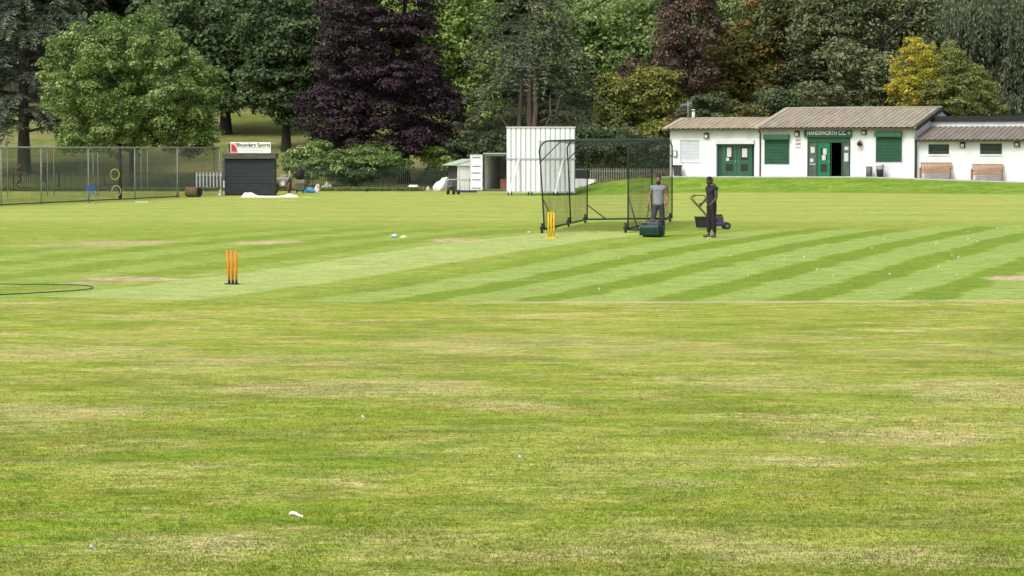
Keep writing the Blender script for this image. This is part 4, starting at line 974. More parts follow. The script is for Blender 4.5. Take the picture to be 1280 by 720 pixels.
def quadnet(p00, p10, p11, p01, m, name='netting', bul=.06, nn=10):
    mb = MB(); vs = []; nrm = (L3(p10)-L3(p00)).cross(L3(p01)-L3(p00)).normalized()
    for j in range(nn+1):
        for i in range(nn+1):
            a_, b_ = i/nn, j/nn; p = p00.lerp(p10, a_).lerp(p01.lerp(p11, a_), b_)
            vs.append(L3(p)+nrm*bul*math.sin(a_*math.pi)*math.sin(b_*math.pi)+nrm*.015*math.sin(a_*19+b_*5))
    mb.add(vs, [(j*(nn+1)+i, j*(nn+1)+i+1, (j+1)*(nn+1)+i+1, (j+1)*(nn+1)+i) for j in range(nn) for i in range(nn)], True); mb.build(name, m, cage)
quadnet(FL+u3, BL+u3, tBL, tFL, M_netc); quadnet(FR+u3, BR+u3, tBR, tFR, M_netc); quadnet(BL+u3, BR+u3, tBR, tBL, M_netb)
dz = Vector((0,0,-.03)); quadnet(tFL+dz, tFR+dz, tBR+dz, tBL+dz, M_netr, 'roof_net', -.18)

# ------------------------------------------------------------------ stumps
def stump_set(loc, rz, m, mb_base, label, spring, tilt):
    r = empty('cricket_stumps', loc, rz, label, 'stumps')
    for k, x in enumerate((-.078, 0, .078)):
        mb = MB(); tl = tilt[k]; z0_ = .09 if spring else .03
        pts = [(x, 0, z0_), (x+tl*.5, 0, .38), (x+tl, 0, .70), (x+tl, 0, .715)]; mb.tube(pts, [.026,.026,.026,.016], 12)
        for z in (.18,.34,.62): mb.torus((x+tl*(z/.7), 0, z), .026, .003, 12, 4, 'z')
        s_ = mb.build('stump', m, r)
        if spring:
            mb = MB(); mb.cyl((x,0,.025),(x,0,.09),.028,.024,12); mb.build('spring', M_rubber, s_)
    mb = MB()
    if spring: mb.bev(-.17,.125,-.05,.05,0,.025,.008)
    else: mb.bev(-.16,.16,-.09,.09,0,.03,.01)
    mb.build('base', mb_base, r)
    if not spring:
        mb = MB(); mb.tube([(-.085,0,.722),(-.01,0,.724)], .011, 8); mb.tube([(.01,0,.724),(.085,0,.722)], .011, 8); mb.build('bails', m, r)
    return r
M_or = mat('orange_plastic', (.85,.27,.015), (.72,.20,.01), .4, 4); M_ye = mat('yellow_plastic', (.80,.50,.015), (.70,.42,.01), .4, 4)
stump_set(A0, math.atan2(pn.y, pn.x)*.6, M_or, M_rubber, 'orange stumps on a black sprung base at the near end of the pitch', True, (-.035,-.022,-.008))
stump_set(A1, math.atan2(pn.y, pn.x)*.6, M_ye, M_ye, 'set of yellow plastic stumps by the foot of the batting cage', False, (0,0,0))

# ------------------------------------------------------------------ people
def skin_mesh(verts, edges, rad, sub=2):
    me = bpy.data.meshes.new('tmp'); me.from_pydata(verts, edges, []); o = bpy.data.objects.new('tmp', me); COL.objects.link(o)
    md = o.modifiers.new('s', 'SKIN'); md.use_smooth_shade = True
    sv = me.skin_vertices[0].data
    for i, r_ in enumerate(rad): sv[i].radius = (r_, r_) if not isinstance(r_, tuple) else r_; sv[i].use_root = (i == 0)
    sb_ = o.modifiers.new('b', 'SUBSURF'); sb_.levels = sub; sb_.render_levels = sub
    dg = bpy.context.evaluated_depsgraph_get(); out = bpy.data.meshes.new_from_object(o.evaluated_get(dg)); bpy.data.objects.remove(o)
    vs = [tuple(v.co) for v in out.vertices]; fs = [tuple(p.vertices) for p in out.polygons]; bpy.data.meshes.remove(out); return vs, fs
def person(loc, rz, label, J, skin, shirt, trousers, shoe, hair, beard=False, sleeves=.62, extra=None, hood=None):
    """J: joint dict in local metres, facing -y"""
    r = empty('person', loc, rz, label, 'person')
    g_ = {k: Vector(v) for k, v in J.items() if isinstance(v, tuple)}
    names, ed, rad = [], [], []
    def nd(k, p, r_, par=None):
        names.append(p); rad.append(r_); i = len(names)-1
        if par is not None: ed.append((par, i))
        return i
    pe = nd('pelvis', g_['pelvis'], (.12,.085)); wa = nd('w', g_['waist'], (.105,.075), pe); ch_ = nd('c', g_['chest'], (.12,.085), wa)
    nb_ = nd('n', g_['neck'], .06, ch_); hd = nd('h', g_['head']-Vector((0,0,.07)), .055, nb_)
    fingers = MB()
    for s_ in 'LR':
        s1 = nd('s', g_['sh'+s_], .065, ch_); e1 = nd('e', g_['el'+s_], .043, s1); w1 = nd('wr', g_['wr'+s_], .029, e1)
        hdv = (g_['ha'+s_]-g_['wr'+s_]).normalized(); h1 = nd('ha', g_['wr'+s_]+hdv*.08, (.038,.018), w1)
        side = g_['fw'+s_] if 'fw'+s_ in g_ else Vector((0,-1,0)); side = (side-hdv*side.dot(hdv)).normalized(); cur = hdv.cross(side)*(1 if s_ == 'L' else -1)
        for k in range(4):
            o_ = g_['wr'+s_]+hdv*.075+side*(.03-.02*k); ln = (.078,.086,.08,.064)[k]
            fingers.tube([o_, o_+hdv*ln*.45+cur*.008, o_+hdv*ln*.75+cur*.028, o_+hdv*ln*.8+cur*.048], [.010,.0095,.0085,.006], 6)
        o_ = g_['wr'+s_]+hdv*.03+side*.02; fingers.tube([o_, o_+side*.03+hdv*.02, o_+side*.04+hdv*.05+cur*.01], [.012,.011,.008], 6)
        h_ = nd('hip', g_['hip'+s_], .092, pe); k1 = nd('kn', g_['kn'+s_], .058, h_); a1 = nd('an', g_['an'+s_], .038, k1); nd('to', g_['to'+s_], (.038,.028), a1)
    vs, fs = skin_mesh([tuple(p) for p in names], ed, rad)
    mb = MB(); mb.add(vs, fs, True); mb.add(fingers.v, fingers.f, True)
    hq = Matrix.Rotation(J.get('hturn', 0), 3, 'Z') @ Matrix.Rotation(J.get('hnod', 0), 3, 'X')
    def headfn(d):
        k = 1.0
        if d[1] < 0: k *= 1-.06*abs(d[0])
        if d[2] < -.3: k *= 1+.06*(-d[1])-.12*abs(d[0])
        if d[1] < -.9 and abs(d[0]) < .25 and -.35 < d[2] < .1: k *= 1.10
        if d[1] < -.8 and .1 < d[2] < .3: k *= .975
        return k
    mb.ell(g_['head'], .078, .098, .118, 28, 20, headfn, hq)
    for sx in (-1, 1): mb.ell(g_['head']+hq @ Vector((sx*.079,.008,-.005)), .012,.024,.032, 8, 8, None, hq)
    mb.ell(g_['head']+hq @ Vector((0,-.103,-.022)), .015,.022,.024, 8, 8, None, hq)
    body = mb.build('body', skin, r)
    mb = MB()
    for sx in (-1, 1): mb.ell(g_['head']+hq @ Vector((sx*.03,-.088,.012)), .012,.009,.008, 8, 6, None, hq)
    islands(mb, 'eye', M_black, r)
    mb = MB(); mb.ell(g_['head']+hq @ Vector((0,-.092,-.062)), .025,.012,.007, 8, 6, None, hq); mb.build('mouth', mat('lips', (.25,.09,.07), (.2,.07,.06), .5), r)
    mb = MB(); mb.ell(g_['head']+hq @ Vector((0,.014,.03)), .084,.098,.102, 24, 14, lambda d: 1 if not (d[1] < -.35 and d[2] < .35) else .9, hq); mb.build('hair', hair, r)
    if beard:
        mb = MB(); mb.ell(g_['head']+hq @ Vector((0,-.042,-.082)), .066,.062,.058, 18, 12, None, hq); mb.build('beard', hair, r)
    # shirt
    names, ed, rad = [], [], []
    hem = g_['pelvis'].lerp(g_['waist'], -.35)
    c1 = nd('', g_['waist'], (.165,.13)); nd('', hem, (.18,.145), c1); c2 = nd('', g_['chest']-Vector((0,0,.05)), (.185,.145), c1); tr_ = nd('', g_['chest'].lerp(g_['neck'], .52), (.12,.10), c2); nd('', g_['chest'].lerp(g_['neck'], .88), .068, tr_)
    for s_ in 'LR':
        a_ = nd('', g_['sh'+s_]+Vector((0,0,-.01)), .082, tr_); nd('', g_['sh'+s_].lerp(g_['el'+s_], sleeves), .068, a_)
        if sleeves < .99: pass
    vs, fs = skin_mesh([tuple(p) for p in names], ed, rad); mb = MB(); mb.add(vs, fs, True); mb.build('shirt', shirt, r)
    names, ed, rad = [], [], []
    c1 = nd('', g_['pelvis'], (.17,.125)); nd('', g_['pelvis'].lerp(g_['waist'], .6), (.15,.115), c1)
    for s_ in 'LR':
        a_ = nd('', g_['hip'+s_], .105, c1); b_ = nd('', g_['kn'+s_], .078, a_); nd('', g_['an'+s_].lerp(g_['kn'+s_], .12), .062, b_)
    vs, fs = skin_mesh([tuple(p) for p in names], ed, rad); mb = MB(); mb.add(vs, fs, True); mb.build('trousers', trousers, r)
    for s_ in 'LR':
        an, to = g_['an'+s_], g_['to'+s_]; d = (to-an); d.z = 0; d.normalize(); base = Vector((an.x, an.y, min(an.z, to.z)))
        ax_ = math.atan2(d.x, -d.y)*1.0; M = Matrix.Rotation(math.atan2(d.y, d.x)+math.pi/2, 3, 'Z')
        mb = MB(); mb.ell(Vector((an.x, an.y, an.z-.035))+d*.07, .044,.125,.048, 16, 10, lambda q: 1 if q[2] > -.5 else .93, M); mb.build('shoe', shoe, r)
    if hood is not None:
        mb = MB(); mb.ell(g_['neck']+Vector((0,.055,.0)), .115,.085,.07, 16, 10); mb.torus(g_['neck']+Vector((0,.01,.01)), .085, .03, 20, 8, 'z'); mb.build('hood', hood, r)
    if extra: extra(r, g_)
    return r
def stand(dx=0): 
    return dict(pelvis=(0,0,.94), waist=(0,-.01,1.10), chest=(0,0,1.33), neck=(0,.01,1.50), head=(0,-.02,1.635),
      shL=(-.19,0,1.42), elL=(-.26,.0,1.14), wrL=(-.25,-.12,.93), haL=(-.24,-.16,.84), shR=(.19,0,1.42), elR=(.26,0,1.14), wrR=(.25,-.12,.93), haR=(.24,-.16,.84),
      hipL=(-.09,0,.88), knL=(-.11,-.02,.49), anL=(-.12,.02,.09), toL=(-.13,-.16,.04), hipR=(.09,0,.88), knR=(.11,-.02,.49), anR=(.12,.02,.09), toR=(.13,-.16,.04))
SK1 = mat('skin_brown', (.27,.15,.095), (.22,.12,.075), .5); SK2 = mat('skin_dark', (.10,.055,.04), (.075,.042,.03), .5)
HB = mat('black_hair', (.012,.011,.010), (.02,.017,.015), .8)
def ex1(r, g_):
    mb = MB(); d = g_
    for s_, sx in (('L',-1), ('R',1)):
        a_ = d['sh'+s_]; b_ = a_.lerp(d['el'+s_], .5)
        mb.tube([d['neck']+Vector((sx*.07,.0,-.035)), a_+Vector((sx*-.01,-.01,.062)), a_+Vector((sx*.045,-.01,.02)), b_+Vector((sx*.048,-.01,-.02))], [.012,.022,.026,.018], 6)
    islands(mb, 'shoulder_piping', M_black, r)
    mb = MB(); mb.box(-.07,.07,-.128,-.108,1.30,1.33); mb.build('chest_print', mat('print_grey', (.2,.2,.22), (.15,.15,.17), .7), r)
manY = at(823, 295.2)
J = stand(); J.update(anL=(-.13,-.20,.09), knL=(-.13,-.17,.50), toL=(-.15,-.38,.04), anR=(.13,.15,.11), knR=(.11,-.01,.50), toR=(.15,-.03,.04), wrL=(-.27,-.16,.92), haL=(-.25,-.24,.85), wrR=(.25,-.17,.93), haR=(.20,-.25,.86), hnod=.15)
person(manY, R(-12), 'man in a grey T-shirt with dark trim pushing the green mower', J, SK1, mat('grey_tshirt', (.26,.27,.31), (.17,.18,.21), .85, 5, .3),
       mat('charcoal_trousers', (.055,.058,.068), (.035,.037,.043), .85, 5, .3), mat('grey_shoe', (.12,.12,.12), (.08,.08,.08), .7), mat('brown_black_hair', (.03,.02,.014), (.02,.014,.01), .8), beard=True, extra=ex1, sleeves=.5)
m2 = at(889.5, 297.3)
J = stand(); J.update(hnod=.42, head=(0,-.075,1.615), neck=(0,-.02,1.49), chest=(0,.0,1.33), waist=(0,.0,1.10),
    elL=(-.25,.02,1.15), wrL=(-.22,-.18,.98), haL=(-.18,-.27,.93), elR=(.25,-.0,1.14), wrR=(.22,-.19,.94), haR=(.17,-.27,.88),
    anL=(-.12,-.02,.09), toL=(-.14,-.2,.04), anR=(.12,.04,.09), toR=(.16,-.13,.04))
def ex2(r, g_):
    mb = MB(); mb.tube([g_['haR']+Vector((-.02,0,.04)), g_['haR']+Vector((-.04,-.03,-.10))], [.02,.03], 8); mb.build('glove', M_rubber, r)
person(m2, R(-62), 'man in a black sleeveless hooded top looking down beside the rotary mower', J, SK2, mat('black_tshirt', (.028,.028,.032), (.02,.02,.023), .85, 6, .3), mat('black_trousers', (.018,.017,.022), (.028,.022,.026), .85, 5, .3),
       mat('muddy_shoe', (.16,.14,.11), (.09,.08,.06), .8), HB, beard=True, sleeves=.42, hood=mat('grey_hood', (.10,.105,.10), (.07,.072,.07), .9))
# walkers beyond the nets
wY = 183.0
for px, lb, c1, c2, pose in ((24.5, 'walker in a rust red top behind the practice nets, nearest the left edge', (.20,.06,.04), (.03,.035,.03), .22), (55.5, 'walker in dark clothes leaning forward behind the practice nets', (.035,.045,.04), (.025,.03,.03), -.15)):
    p = gp(px, wY); J = stand(); J.update(anL=(-.1,-.3,.1), knL=(-.1,-.22,.5), toL=(-.1,-.45,.05), anR=(.1,.32,.14), knR=(.1,.0,.5), toR=(.1,.18,.05), wrL=(-.24,.2,.9), haL=(-.24,.22,.82), elL=(-.25,.1,1.14), elR=(.25,-.05,1.14), wrR=(.22,-.28,1.0), haR=(.2,-.36,.98))
    person(p, R(70 if pose > 0 else -75), lb, J, SK1, mat('top_%d' % px, c1, None, .85), mat('bottom_%d' % px, c2, None, .85), M_black, HB, sleeves=.9)

# ------------------------------------------------------------------ mowers
mo = at(814.5, 296); r = empty('cylinder_mower', mo, R(-14), 'dark green cylinder mower with a grass box being pushed across the square', 'mower')
M_mg = mat('mower_green', (.014,.075,.048), (.012,.050,.034), .4)
mb = MB(); mb.prismx([(-.52,.06),(-.56,.30),(-.50,.38),(-.12,.38),(-.08,.06)], -.30, .30)
mb.build('grass_box', M_mg, r)
mb = MB()
for k in range(5): z = .11+k*.05; mb.box(-.28,.28,-.565+.0,-.545+.0,z,z+.02)
mb.build('box_louvres', M_mg, r)
mb = MB(); mb.cyl((-.28,-.02,.12),(.28,-.02,.12),.11,n=20); mb.cyl((-.30,.30,.13),(.30,.30,.13),.13,n=20); mb.build('roller', M_black, r)
mb = MB(); mb.box(-.33,-.302,-.12,.42,.05,.34); mb.box(.302,.36,-.15,.42,.05,.36); islands(mb, 'side_plate', M_mg, r)
mb = MB(); mb.bev(-.16,.24,.02,.36,.28,.48,.04); mb.cyl((.0,.18,.48),(.0,.18,.56),.11,n=16); mb.bev(.08,.22,.05,.2,.48,.54,.02); mb.build('engine', mat('engine_grey', (.10,.11,.10), (.05,.055,.05), .5, 9), r)
mb = MB(); mb.cyl((.361,.1,.2),(.40,.1,.2),.15,n=20); mb.build('chain_cover', M_mg, r)
mb = MB()
for sx in (-1, 1): mb.tube([(sx*.26,.32,.22),(sx*.25,.58,.66),(sx*.24,.70,.88),(sx*.22,.76,.90)], .016, 8)
mb.tube([(-.24,.68,.86),(.24,.68,.86)], .014, 8); mb.tube([(-.25,.52,.55),(.25,.52,.55)], .012, 6); mb.build('handle', M_cg, r)
r.scale = (.88, .88, .88)
# bucket with straw coloured top on the cage's base
c = at(808, 284); b_ = empty('ball_bucket', c, 0, 'small dark tub heaped with pale cuttings behind the green mower', 'tub')
mb = MB(); mb.cyl((0,0,0),(0,0,.14),.12,.18,20); mb.build('tub', M_dgrey, b_); mb = MB(); mb.ell((0,0,.14), .17,.17,.08, 18, 10, lambda d: 1+.05*math.sin(9*d[0]+7*d[1])); mb.build('cuttings', mat('cuttings', (.40,.42,.20), (.3,.33,.13), .9, 20), b_)
# rotary mower facing right, grass box on the left
c = at(887, 286.5); r = empty('rotary_mower', c, R(4), 'rotary lawn mower with black grass bag and tall looped handle behind the second man', 'mower')
mb = MB(); mb.add([(-.40,-.22,.05),(-.02,-.22,.05),(-.02,.22,.05),(-.40,.22,.05),(-.44,-.24,.36),(.0,-.24,.36),(.0,.24,.36),(-.44,.24,.36)], [(3,2,1,0),(4,5,6,7),(0,1,5,4),(1,2,6,5),(2,3,7,6),(3,0,4,7)]); mb.bev(-.46,.02,-.25,.25,.361,.40,.015); mb.build('grass_bag', M_rubber, r)
mb = MB(); mb.bev(.02,.56,-.25,.25,.10,.23,.05); mb.build('deck', mat('deck_blue', (.03,.045,.13), (.02,.03,.09), .4), r)
mb = MB(); mb.bev(.12,.42,-.15,.15,.23,.42,.04); mb.cyl((.27,0,.42),(.27,0,.47),.13,n=16); mb.cyl((.1,-.16,.3),(.2,-.16,.3),.05,n=10); mb.build('engine', mat('engine_red', (.08,.04,.045), (.06,.055,.055), .5, 5), r)
for x in (.07,.52):
    for y in (-.27,.27):
        mb = MB(); mb.cyl((x,y-.025,.11),(x,y+.025,.11),.11,n=18); w_ = mb.build('wheel', M_rubber, r); mb = MB(); mb.cyl((x,y-.03,.11),(x,y+.03,.11),.05,n=12); mb.build('hub', M_grey, w_)
mb = MB()
for sy in (-.2,.2): mb.tube([(.06,sy,.25),(-.16,sy,.50),(-.34,sy,.70),(-.56,sy,.94),(-.58,sy,1.0),(-.50,sy,1.06)], .014, 8)
mb.tube([(-.50,-.2,1.06),(-.48,-.2,1.075),(-.20,-.2,1.07),(-.16,-.2,1.0),(-.13,-.2,.84)], .014, 8); mb.tube([(-.50,-.2,1.06),(-.48,0,1.08),(-.50,.2,1.06)], .014, 8); mb.tube([(-.13,-.2,.86),(-.08,-.2,.80),(.12,-.15,.62),(.2,-.1,.45)], [.02,.03,.022,.014], 8); mb.build('handle', M_black, r)

# ------------------------------------------------------------------ small things on the grass
hp = [(-25,355.6),(20,356.0),(60,356.3),(92,356.8),(110,358.0),(116,360.0),(108,362.6),(85,364.3),(50,366.5),(20,368.2),(-25,370.2)]
pts = [at(*q)+Vector((0,0,.02)) for q in hp]
fine_p = []
for i in range(len(pts)-1):
    for k in range(5):
        f = k/5; p0 = pts[max(i-1,0)]; p1 = pts[i]; p2 = pts[i+1]; p3 = pts[min(i+2, len(pts)-1)]
        q = .5*((2*p1)+(p2-p0)*f+(2*p0-5*p1+4*p2-p3)*f*f+(3*p1-p0-3*p2+p3)*f**3); q.z = T(q.x, q.y)+.014; fine_p.append(q)
mb = MB(); mb.tube(fine_p, .010, 8); o = mb.build('hose_pipe', mat('hose_green', (.03,.075,.07), (.02,.055,.05), .5)); tag(o, 'dark green hosepipe looping across the square at the left edge', 'hose')
def disc_cone(px, py, m, lb):
    c = at(px, py); mb = MB(); mb.tube([(0,0,0),(0,0,.02),(0,0,.055),(0,0,.06)], [.11,.10,.045,.03], 20); tag(mb.build('marker_disc', m, None, c), lb, 'marker disc', None)
mb = MB(); mb.ell((0,0,.05), .10,.09,.06, 16, 10, lambda d: 1+.1*math.sin(6*d[0])); o = mb.build('cap', mat('blue_white_cap', (.60,.70,.74), (.30,.42,.5), .7, 9), None, at(493.5, 297)); tag(o, 'pale blue and white cap lying on the outfield left of the small yellow disc', 'cap')
disc_cone(504.5, 297, mat('pale_yellow', (.75,.78,.32), (.65,.68,.25), .6), 'pale yellow marker disc on the grass right of the blue cap')
c = at(661, 292); mb = MB(); mb.ell((0,0,.035), .036,.036,.036, 12, 8); tag(mb.build('cricket_ball', mat('cream_ball', (.72,.74,.55), (.62,.64,.45), .6), None, c), 'pale ball lying on the grass left of the yellow stumps', 'ball')
# bird
c = at(459.5, 240.5); bd = empty('crow', c, R(20), 'black crow standing on the grass before the palisade fence', 'bird')
mb = MB(); vs, fs = skin_mesh([(0,.14,.10),(0,.05,.16),(0,-.05,.20),(0,-.10,.27),(0,-.13,.30)], [(0,1),(1,2),(2,3),(3,4)], [.02,.06,.065,.035,.035]); mb.add(vs, fs, True)
mb.tube([(0,-.15,.30),(0,-.21,.285)], [.018,.004], 8); mb.tube([(0,.10,.12),(0,.26,.06)], [.04,.02], 8)
for sx in (-.03,.03): mb.tube([(sx,0,.13),(sx,.01,.02),(sx,-.03,.0)], .008, 6)
mb.build('body', M_black, bd)
# daisies on the stripes: white specks
spk = [(732,291.5),(749,292),(774,325),(797,341.5),(749,364),(913,321.5),(980,325),(1021,339.5),(1005,323),(1042,346),(1058,343.5),(1112,345),(1138,363.5),(1172,285),(1170,306),(1173,336),(1190,321),(1198,324),(1222,303.5),(1246,286),(1196,345),(1210,300),(1090,312),(935,346),(885,300),(1210,291.5),(1105,300)]
flw = None
M_pet = mat('petal_white', (.85,.85,.80), (.78,.78,.72), .7)
for i, (px, py) in enumerate(spk):
    c = at(px, py)
    if flw is None:
        mb = MB(); mb.ell((0,0,.05), .021,.021,.013, 10, 6); mb.cyl((0,0,0),(0,0,.05),.004,n=5); flw = mb.build('clover_flower', M_pet)
        o = flw
    else:
        o = flw.copy(); COL.objects.link(o)
    o.location = c; s_ = .7+.5*((i*37) % 10)/10; o.scale = (s_,)*3
    tag(o, 'tiny white clover flower in the mown stripes of the square', 'flower', 'white clover flowers on the square')
def scrap(px, py, L, wd, rz, m, lb, name='litter', h=.012):
    c = at(px, py); mb = MB(); n_ = 10; vs = []
    for i in range(n_+1):
        t = i/n_; q = math.sin(math.pi*min(.97, max(.03, t)))**.6
        for s_ in (-1, 0, 1): vs.append(((t-.5)*L, s_*wd/2*q, h+(.012 if s_ == 0 else 0)+.012*math.sin(t*5)))
    mb.add(vs, [(i*3+j, (i+1)*3+j, (i+1)*3+j+1, i*3+j+1) for i in range(n_) for j in range(2)], True)
    mb.add([(x, y, z-.006) for x, y, z in vs], [(i*3+j, i*3+j+1, (i+1)*3+j+1, (i+1)*3+j) for i in range(n_) for j in range(2)], True)
    tag(mb.build(name, m, None, c, rz), lb, name.replace('_', ' '))
scrap(370, 646.5, .12, .020, R(-25), M_pet, 'white feather lying in the foreground turf', 'feather', .02)
scrap(454, 523, .04, .05, 0, M_pet, 'small white scrap in the turf right above the feather', 'paper_scrap')
scrap(650.5, 573.5, .03, .04, 0, M_pet, 'tiny white scrap in the turf near the middle of the foreground', 'paper_scrap')
scrap(116, 687, .045, .04, 0, M_paper, 'small grey-white scrap in the turf near the bottom left corner', 'paper_scrap')
scrap(724, 563, .03, .04, 0, M_paper, 'tiny pale scrap in the turf right of the middle one', 'paper_scrap')

# ------------------------------------------------------------------ foliage
def leaves(cen, nrm, size, rg, aspect=.62, jit=.6):
    """cen (n,3); rhombus leaves facing roughly nrm"""
    n_ = len(cen); nrm = nrm+rg.randn(n_, 3)*jit; nrm /= np.linalg.norm(nrm, axis=1)[:, None]+1e-9
    t = rg.randn(n_, 3); t -= nrm*(t*nrm).sum(1)[:, None]; t /= np.linalg.norm(t, axis=1)[:, None]+1e-9
    b_ = np.cross(nrm, t); s_ = size*(.5+1.05*rg.rand(n_)**1.6)[:, None]
    v0 = cen-t*s_*.5; v1 = cen+b_*s_*aspect*.5+nrm*s_*.08; v2 = cen+t*s_*.5; v3 = cen-b_*s_*aspect*.5+nrm*s_*.08
    V_ = np.stack([v0, v1, v2, v3], 1).reshape(-1, 3); F_ = np.arange(4*n_).reshape(-1, 4); return V_, F_
def rdir(rg, n_): d = rg.randn(n_, 3); return d/np.linalg.norm(d, axis=1)[:, None]
def crown_cloud(envs, nclump, crad, per, size, rg, flat=.65, shell=(.62, 1.0), droop=0, jit=.6):
    """envs: list of (centre, radii). Returns V,F,tint and clump centres"""
    wts = np.array([e_[1][0]*e_[1][2] for e_ in envs]); wts = wts/wts.sum(); cs = []; tint = []; Vs = []; Fs = []; k = 0
    for e_, w_ in zip(envs, wts):
        n_ = max(3, int(nclump*w_)); d = rdir(rg, n_); rr = shell[0]+(shell[1]-shell[0])*rg.rand(n_)**.7
        cs.append(np.array(e_[0])+d*np.array(e_[1])*rr[:, None])
    cs = np.concatenate(cs); n_ = len(cs)
    cr = crad*(.6+.8*rg.rand(n_)); ct_ = rg.rand(n_)
    idx = np.repeat(np.arange(n_), per); d = rdir(rg, len(idx)); d[:, 2] = np.where(rg.rand(len(idx)) < .65, np.abs(d[:, 2]), d[:, 2])
    rr = .45+.6*rg.rand(len(idx))**.6
    off = d*rr[:, None]*cr[idx][:, None]; off[:, 2] *= flat
    off[:, 2] -= droop*(off[:, 0]**2+off[:, 1]**2)/np.maximum(cr[idx], .1)
    pos = cs[idx]+off; nr = d.copy(); nr[:, 2] += .55
    V_, F_ = leaves(pos, nr, size, rg, jit=jit)
    tn = np.clip(.5+(ct_[idx]-.5)*.55+(rg.rand(len(idx))-.5)*.6, 0, 1)
    return V_, F_, tn, cs
def trunk_mesh(base_r, top, limbs, rg, lean=(0, 0), wig=.15):
    mb = MB(); H_ = top; pts = [(0,0,-.3),(0,0,0)]; n_ = 6
    for i in range(1, n_+1):
        f = i/n_; pts.append((lean[0]*f+wig*(rg.rand()-.5)*2*f, lean[1]*f+wig*(rg.rand()-.5)*2*f, H_*f))
    rs_ = [base_r*1.5, base_r*1.2]+[base_r*(1-.75*i/n_) for i in range(1, n_+1)]
    mb.tube(pts, rs_, 10); P_ = [Vector(p) for p in pts]
    for q in limbs:
        q = Vector(q); f = min(.92, max(.25, (q.z/H_)*.62)); i = f*n_; k = 1+int(i); k = min(k, n_); s_ = P_[k].lerp(P_[min(k+1, n_+1)], i-int(i))
        m_ = s_.lerp(q, .5)+Vector((0, 0, .12*(q-s_).length)); br = base_r*(1-.75*f)*.55
        mb.tube([s_, m_, q], [br, br*.6, br*.15], 6)
    return mb
M_bark = mat('bark', (.10,.085,.065), (.05,.042,.034), .95, 3, .6, stretch=(4,4,.6)); M_bark2 = mat('pale_bark', (.22,.17,.12), (.12,.09,.065), .95, 3, .6, stretch=(4,4,.6)); M_barkd = mat('dark_bark', (.035,.03,.026), (.02,.018,.016), .95, 3, .5, stretch=(4,4,.6))
LM = {
 'sycamore': leaf_mat('leaf_sycamore', (.080,.150,.026), (.175,.270,.055), (.48,.56,.24), .32, .42, .5),
 'darkgreen': leaf_mat('leaf_chestnut', (.040,.074,.026), (.080,.130,.046), (.15,.205,.080), .2),
 'beech': leaf_mat('leaf_copper', (.017,.009,.012), (.030,.016,.022), (.064,.036,.043), .08, .55, .3),
 'lime': leaf_mat('leaf_lime', (.15,.235,.045), (.27,.38,.085), (.46,.54,.20), .36),
 'poplar': leaf_mat('leaf_poplar', (.12,.20,.045), (.22,.32,.085), (.43,.50,.22), .34),
 'needle': leaf_mat('needle_cedar', (.056,.084,.044), (.115,.150,.078), (.24,.27,.15), .08, .6, .25),
 'needleb': leaf_mat('needle_blue', (.055,.074,.052), (.10,.125,.085), (.19,.22,.15), .08, .6, .25),
 'greygreen': leaf_mat('leaf_greyoak', (.072,.098,.042), (.140,.168,.070), (.24,.265,.12), .2),
 'willow': leaf_mat('leaf_willow', (.058,.080,.042), (.112,.138,.070), (.19,.215,.12), .18),
 'plum': leaf_mat('leaf_plum', (.058,.042,.032), (.120,.080,.058), (.22,.145,.09), .18),
 'autumn': leaf_mat('leaf_turning', (.085,.105,.028), (.165,.175,.042), (.36,.20,.07), .2),
 'olive': leaf_mat('leaf_olive', (.090,.115,.022), (.185,.215,.038), (.36,.30,.075), .22),
 'yellow': leaf_mat('leaf_yellow', (.20,.23,.030), (.46,.43,.05), (.80,.64,.09), .3),
 'larch': leaf_mat('leaf_larch', (.125,.155,.036), (.195,.225,.055), (.29,.31,.09), .15),
 'shrub': leaf_mat('leaf_rhododendron', (.070,.122,.026), (.135,.208,.044), (.26,.34,.11), .15, .45, .45),
 'under': leaf_mat('leaf_understorey', (.038,.064,.026), (.080,.118,.048), (.17,.205,.080), .2),
}
def crown_envs(lst, Y_, base, dr=None):
    """(px, py, rx, ry) ellipses in the photo at depth Y -> ellipsoids relative to the base"""
    out = []
    for e_ in lst:
        px, py, rx, ry = e_[:4]; dy = e_[4] if len(e_) > 4 else 0
        c = P(px, py, Y_+dy); k = FPX/(Y_+dy); out.append((tuple(c-base), (rx/k, (dr or max(rx/k*.9, 1.2)), ry/k)))
    return out
def broadleaf(name, px, Y_, lst, label, pal, nclump, crad, per, size, seed, tr_r=.3, flat=.65, droop=0, bark=None, nlimb=10, cat='tree', group=None, jit=.6, shell=(.62,1.0), tz_=None, lean=(0,0), dr=None):
    rg = np.random.RandomState(seed); base = gp(px, Y_); r = empty(name, base, 0, label, cat, group)
    envs = crown_envs(lst, Y_, base, dr); V_, F_, tn, cs = crown_cloud(envs, nclump, crad, per, size, rg, flat, shell, droop, jit)
    zlim = .05; keep = V_[F_[:, 0], 2] > zlim
    F_ = F_[keep]; tn = tn[keep]
    np_obj('crown', V_, F_, LM[pal], r, tn)
    top = tz_ or max(c_[0][2] for c_ in envs)*1.0; limbs = [cs[i] for i in rg.choice(len(cs), min(nlimb, len(cs)), replace=False)]
    trunk_mesh(tr_r, top, limbs, rg, lean).build('trunk', bark or M_bark, r); return r

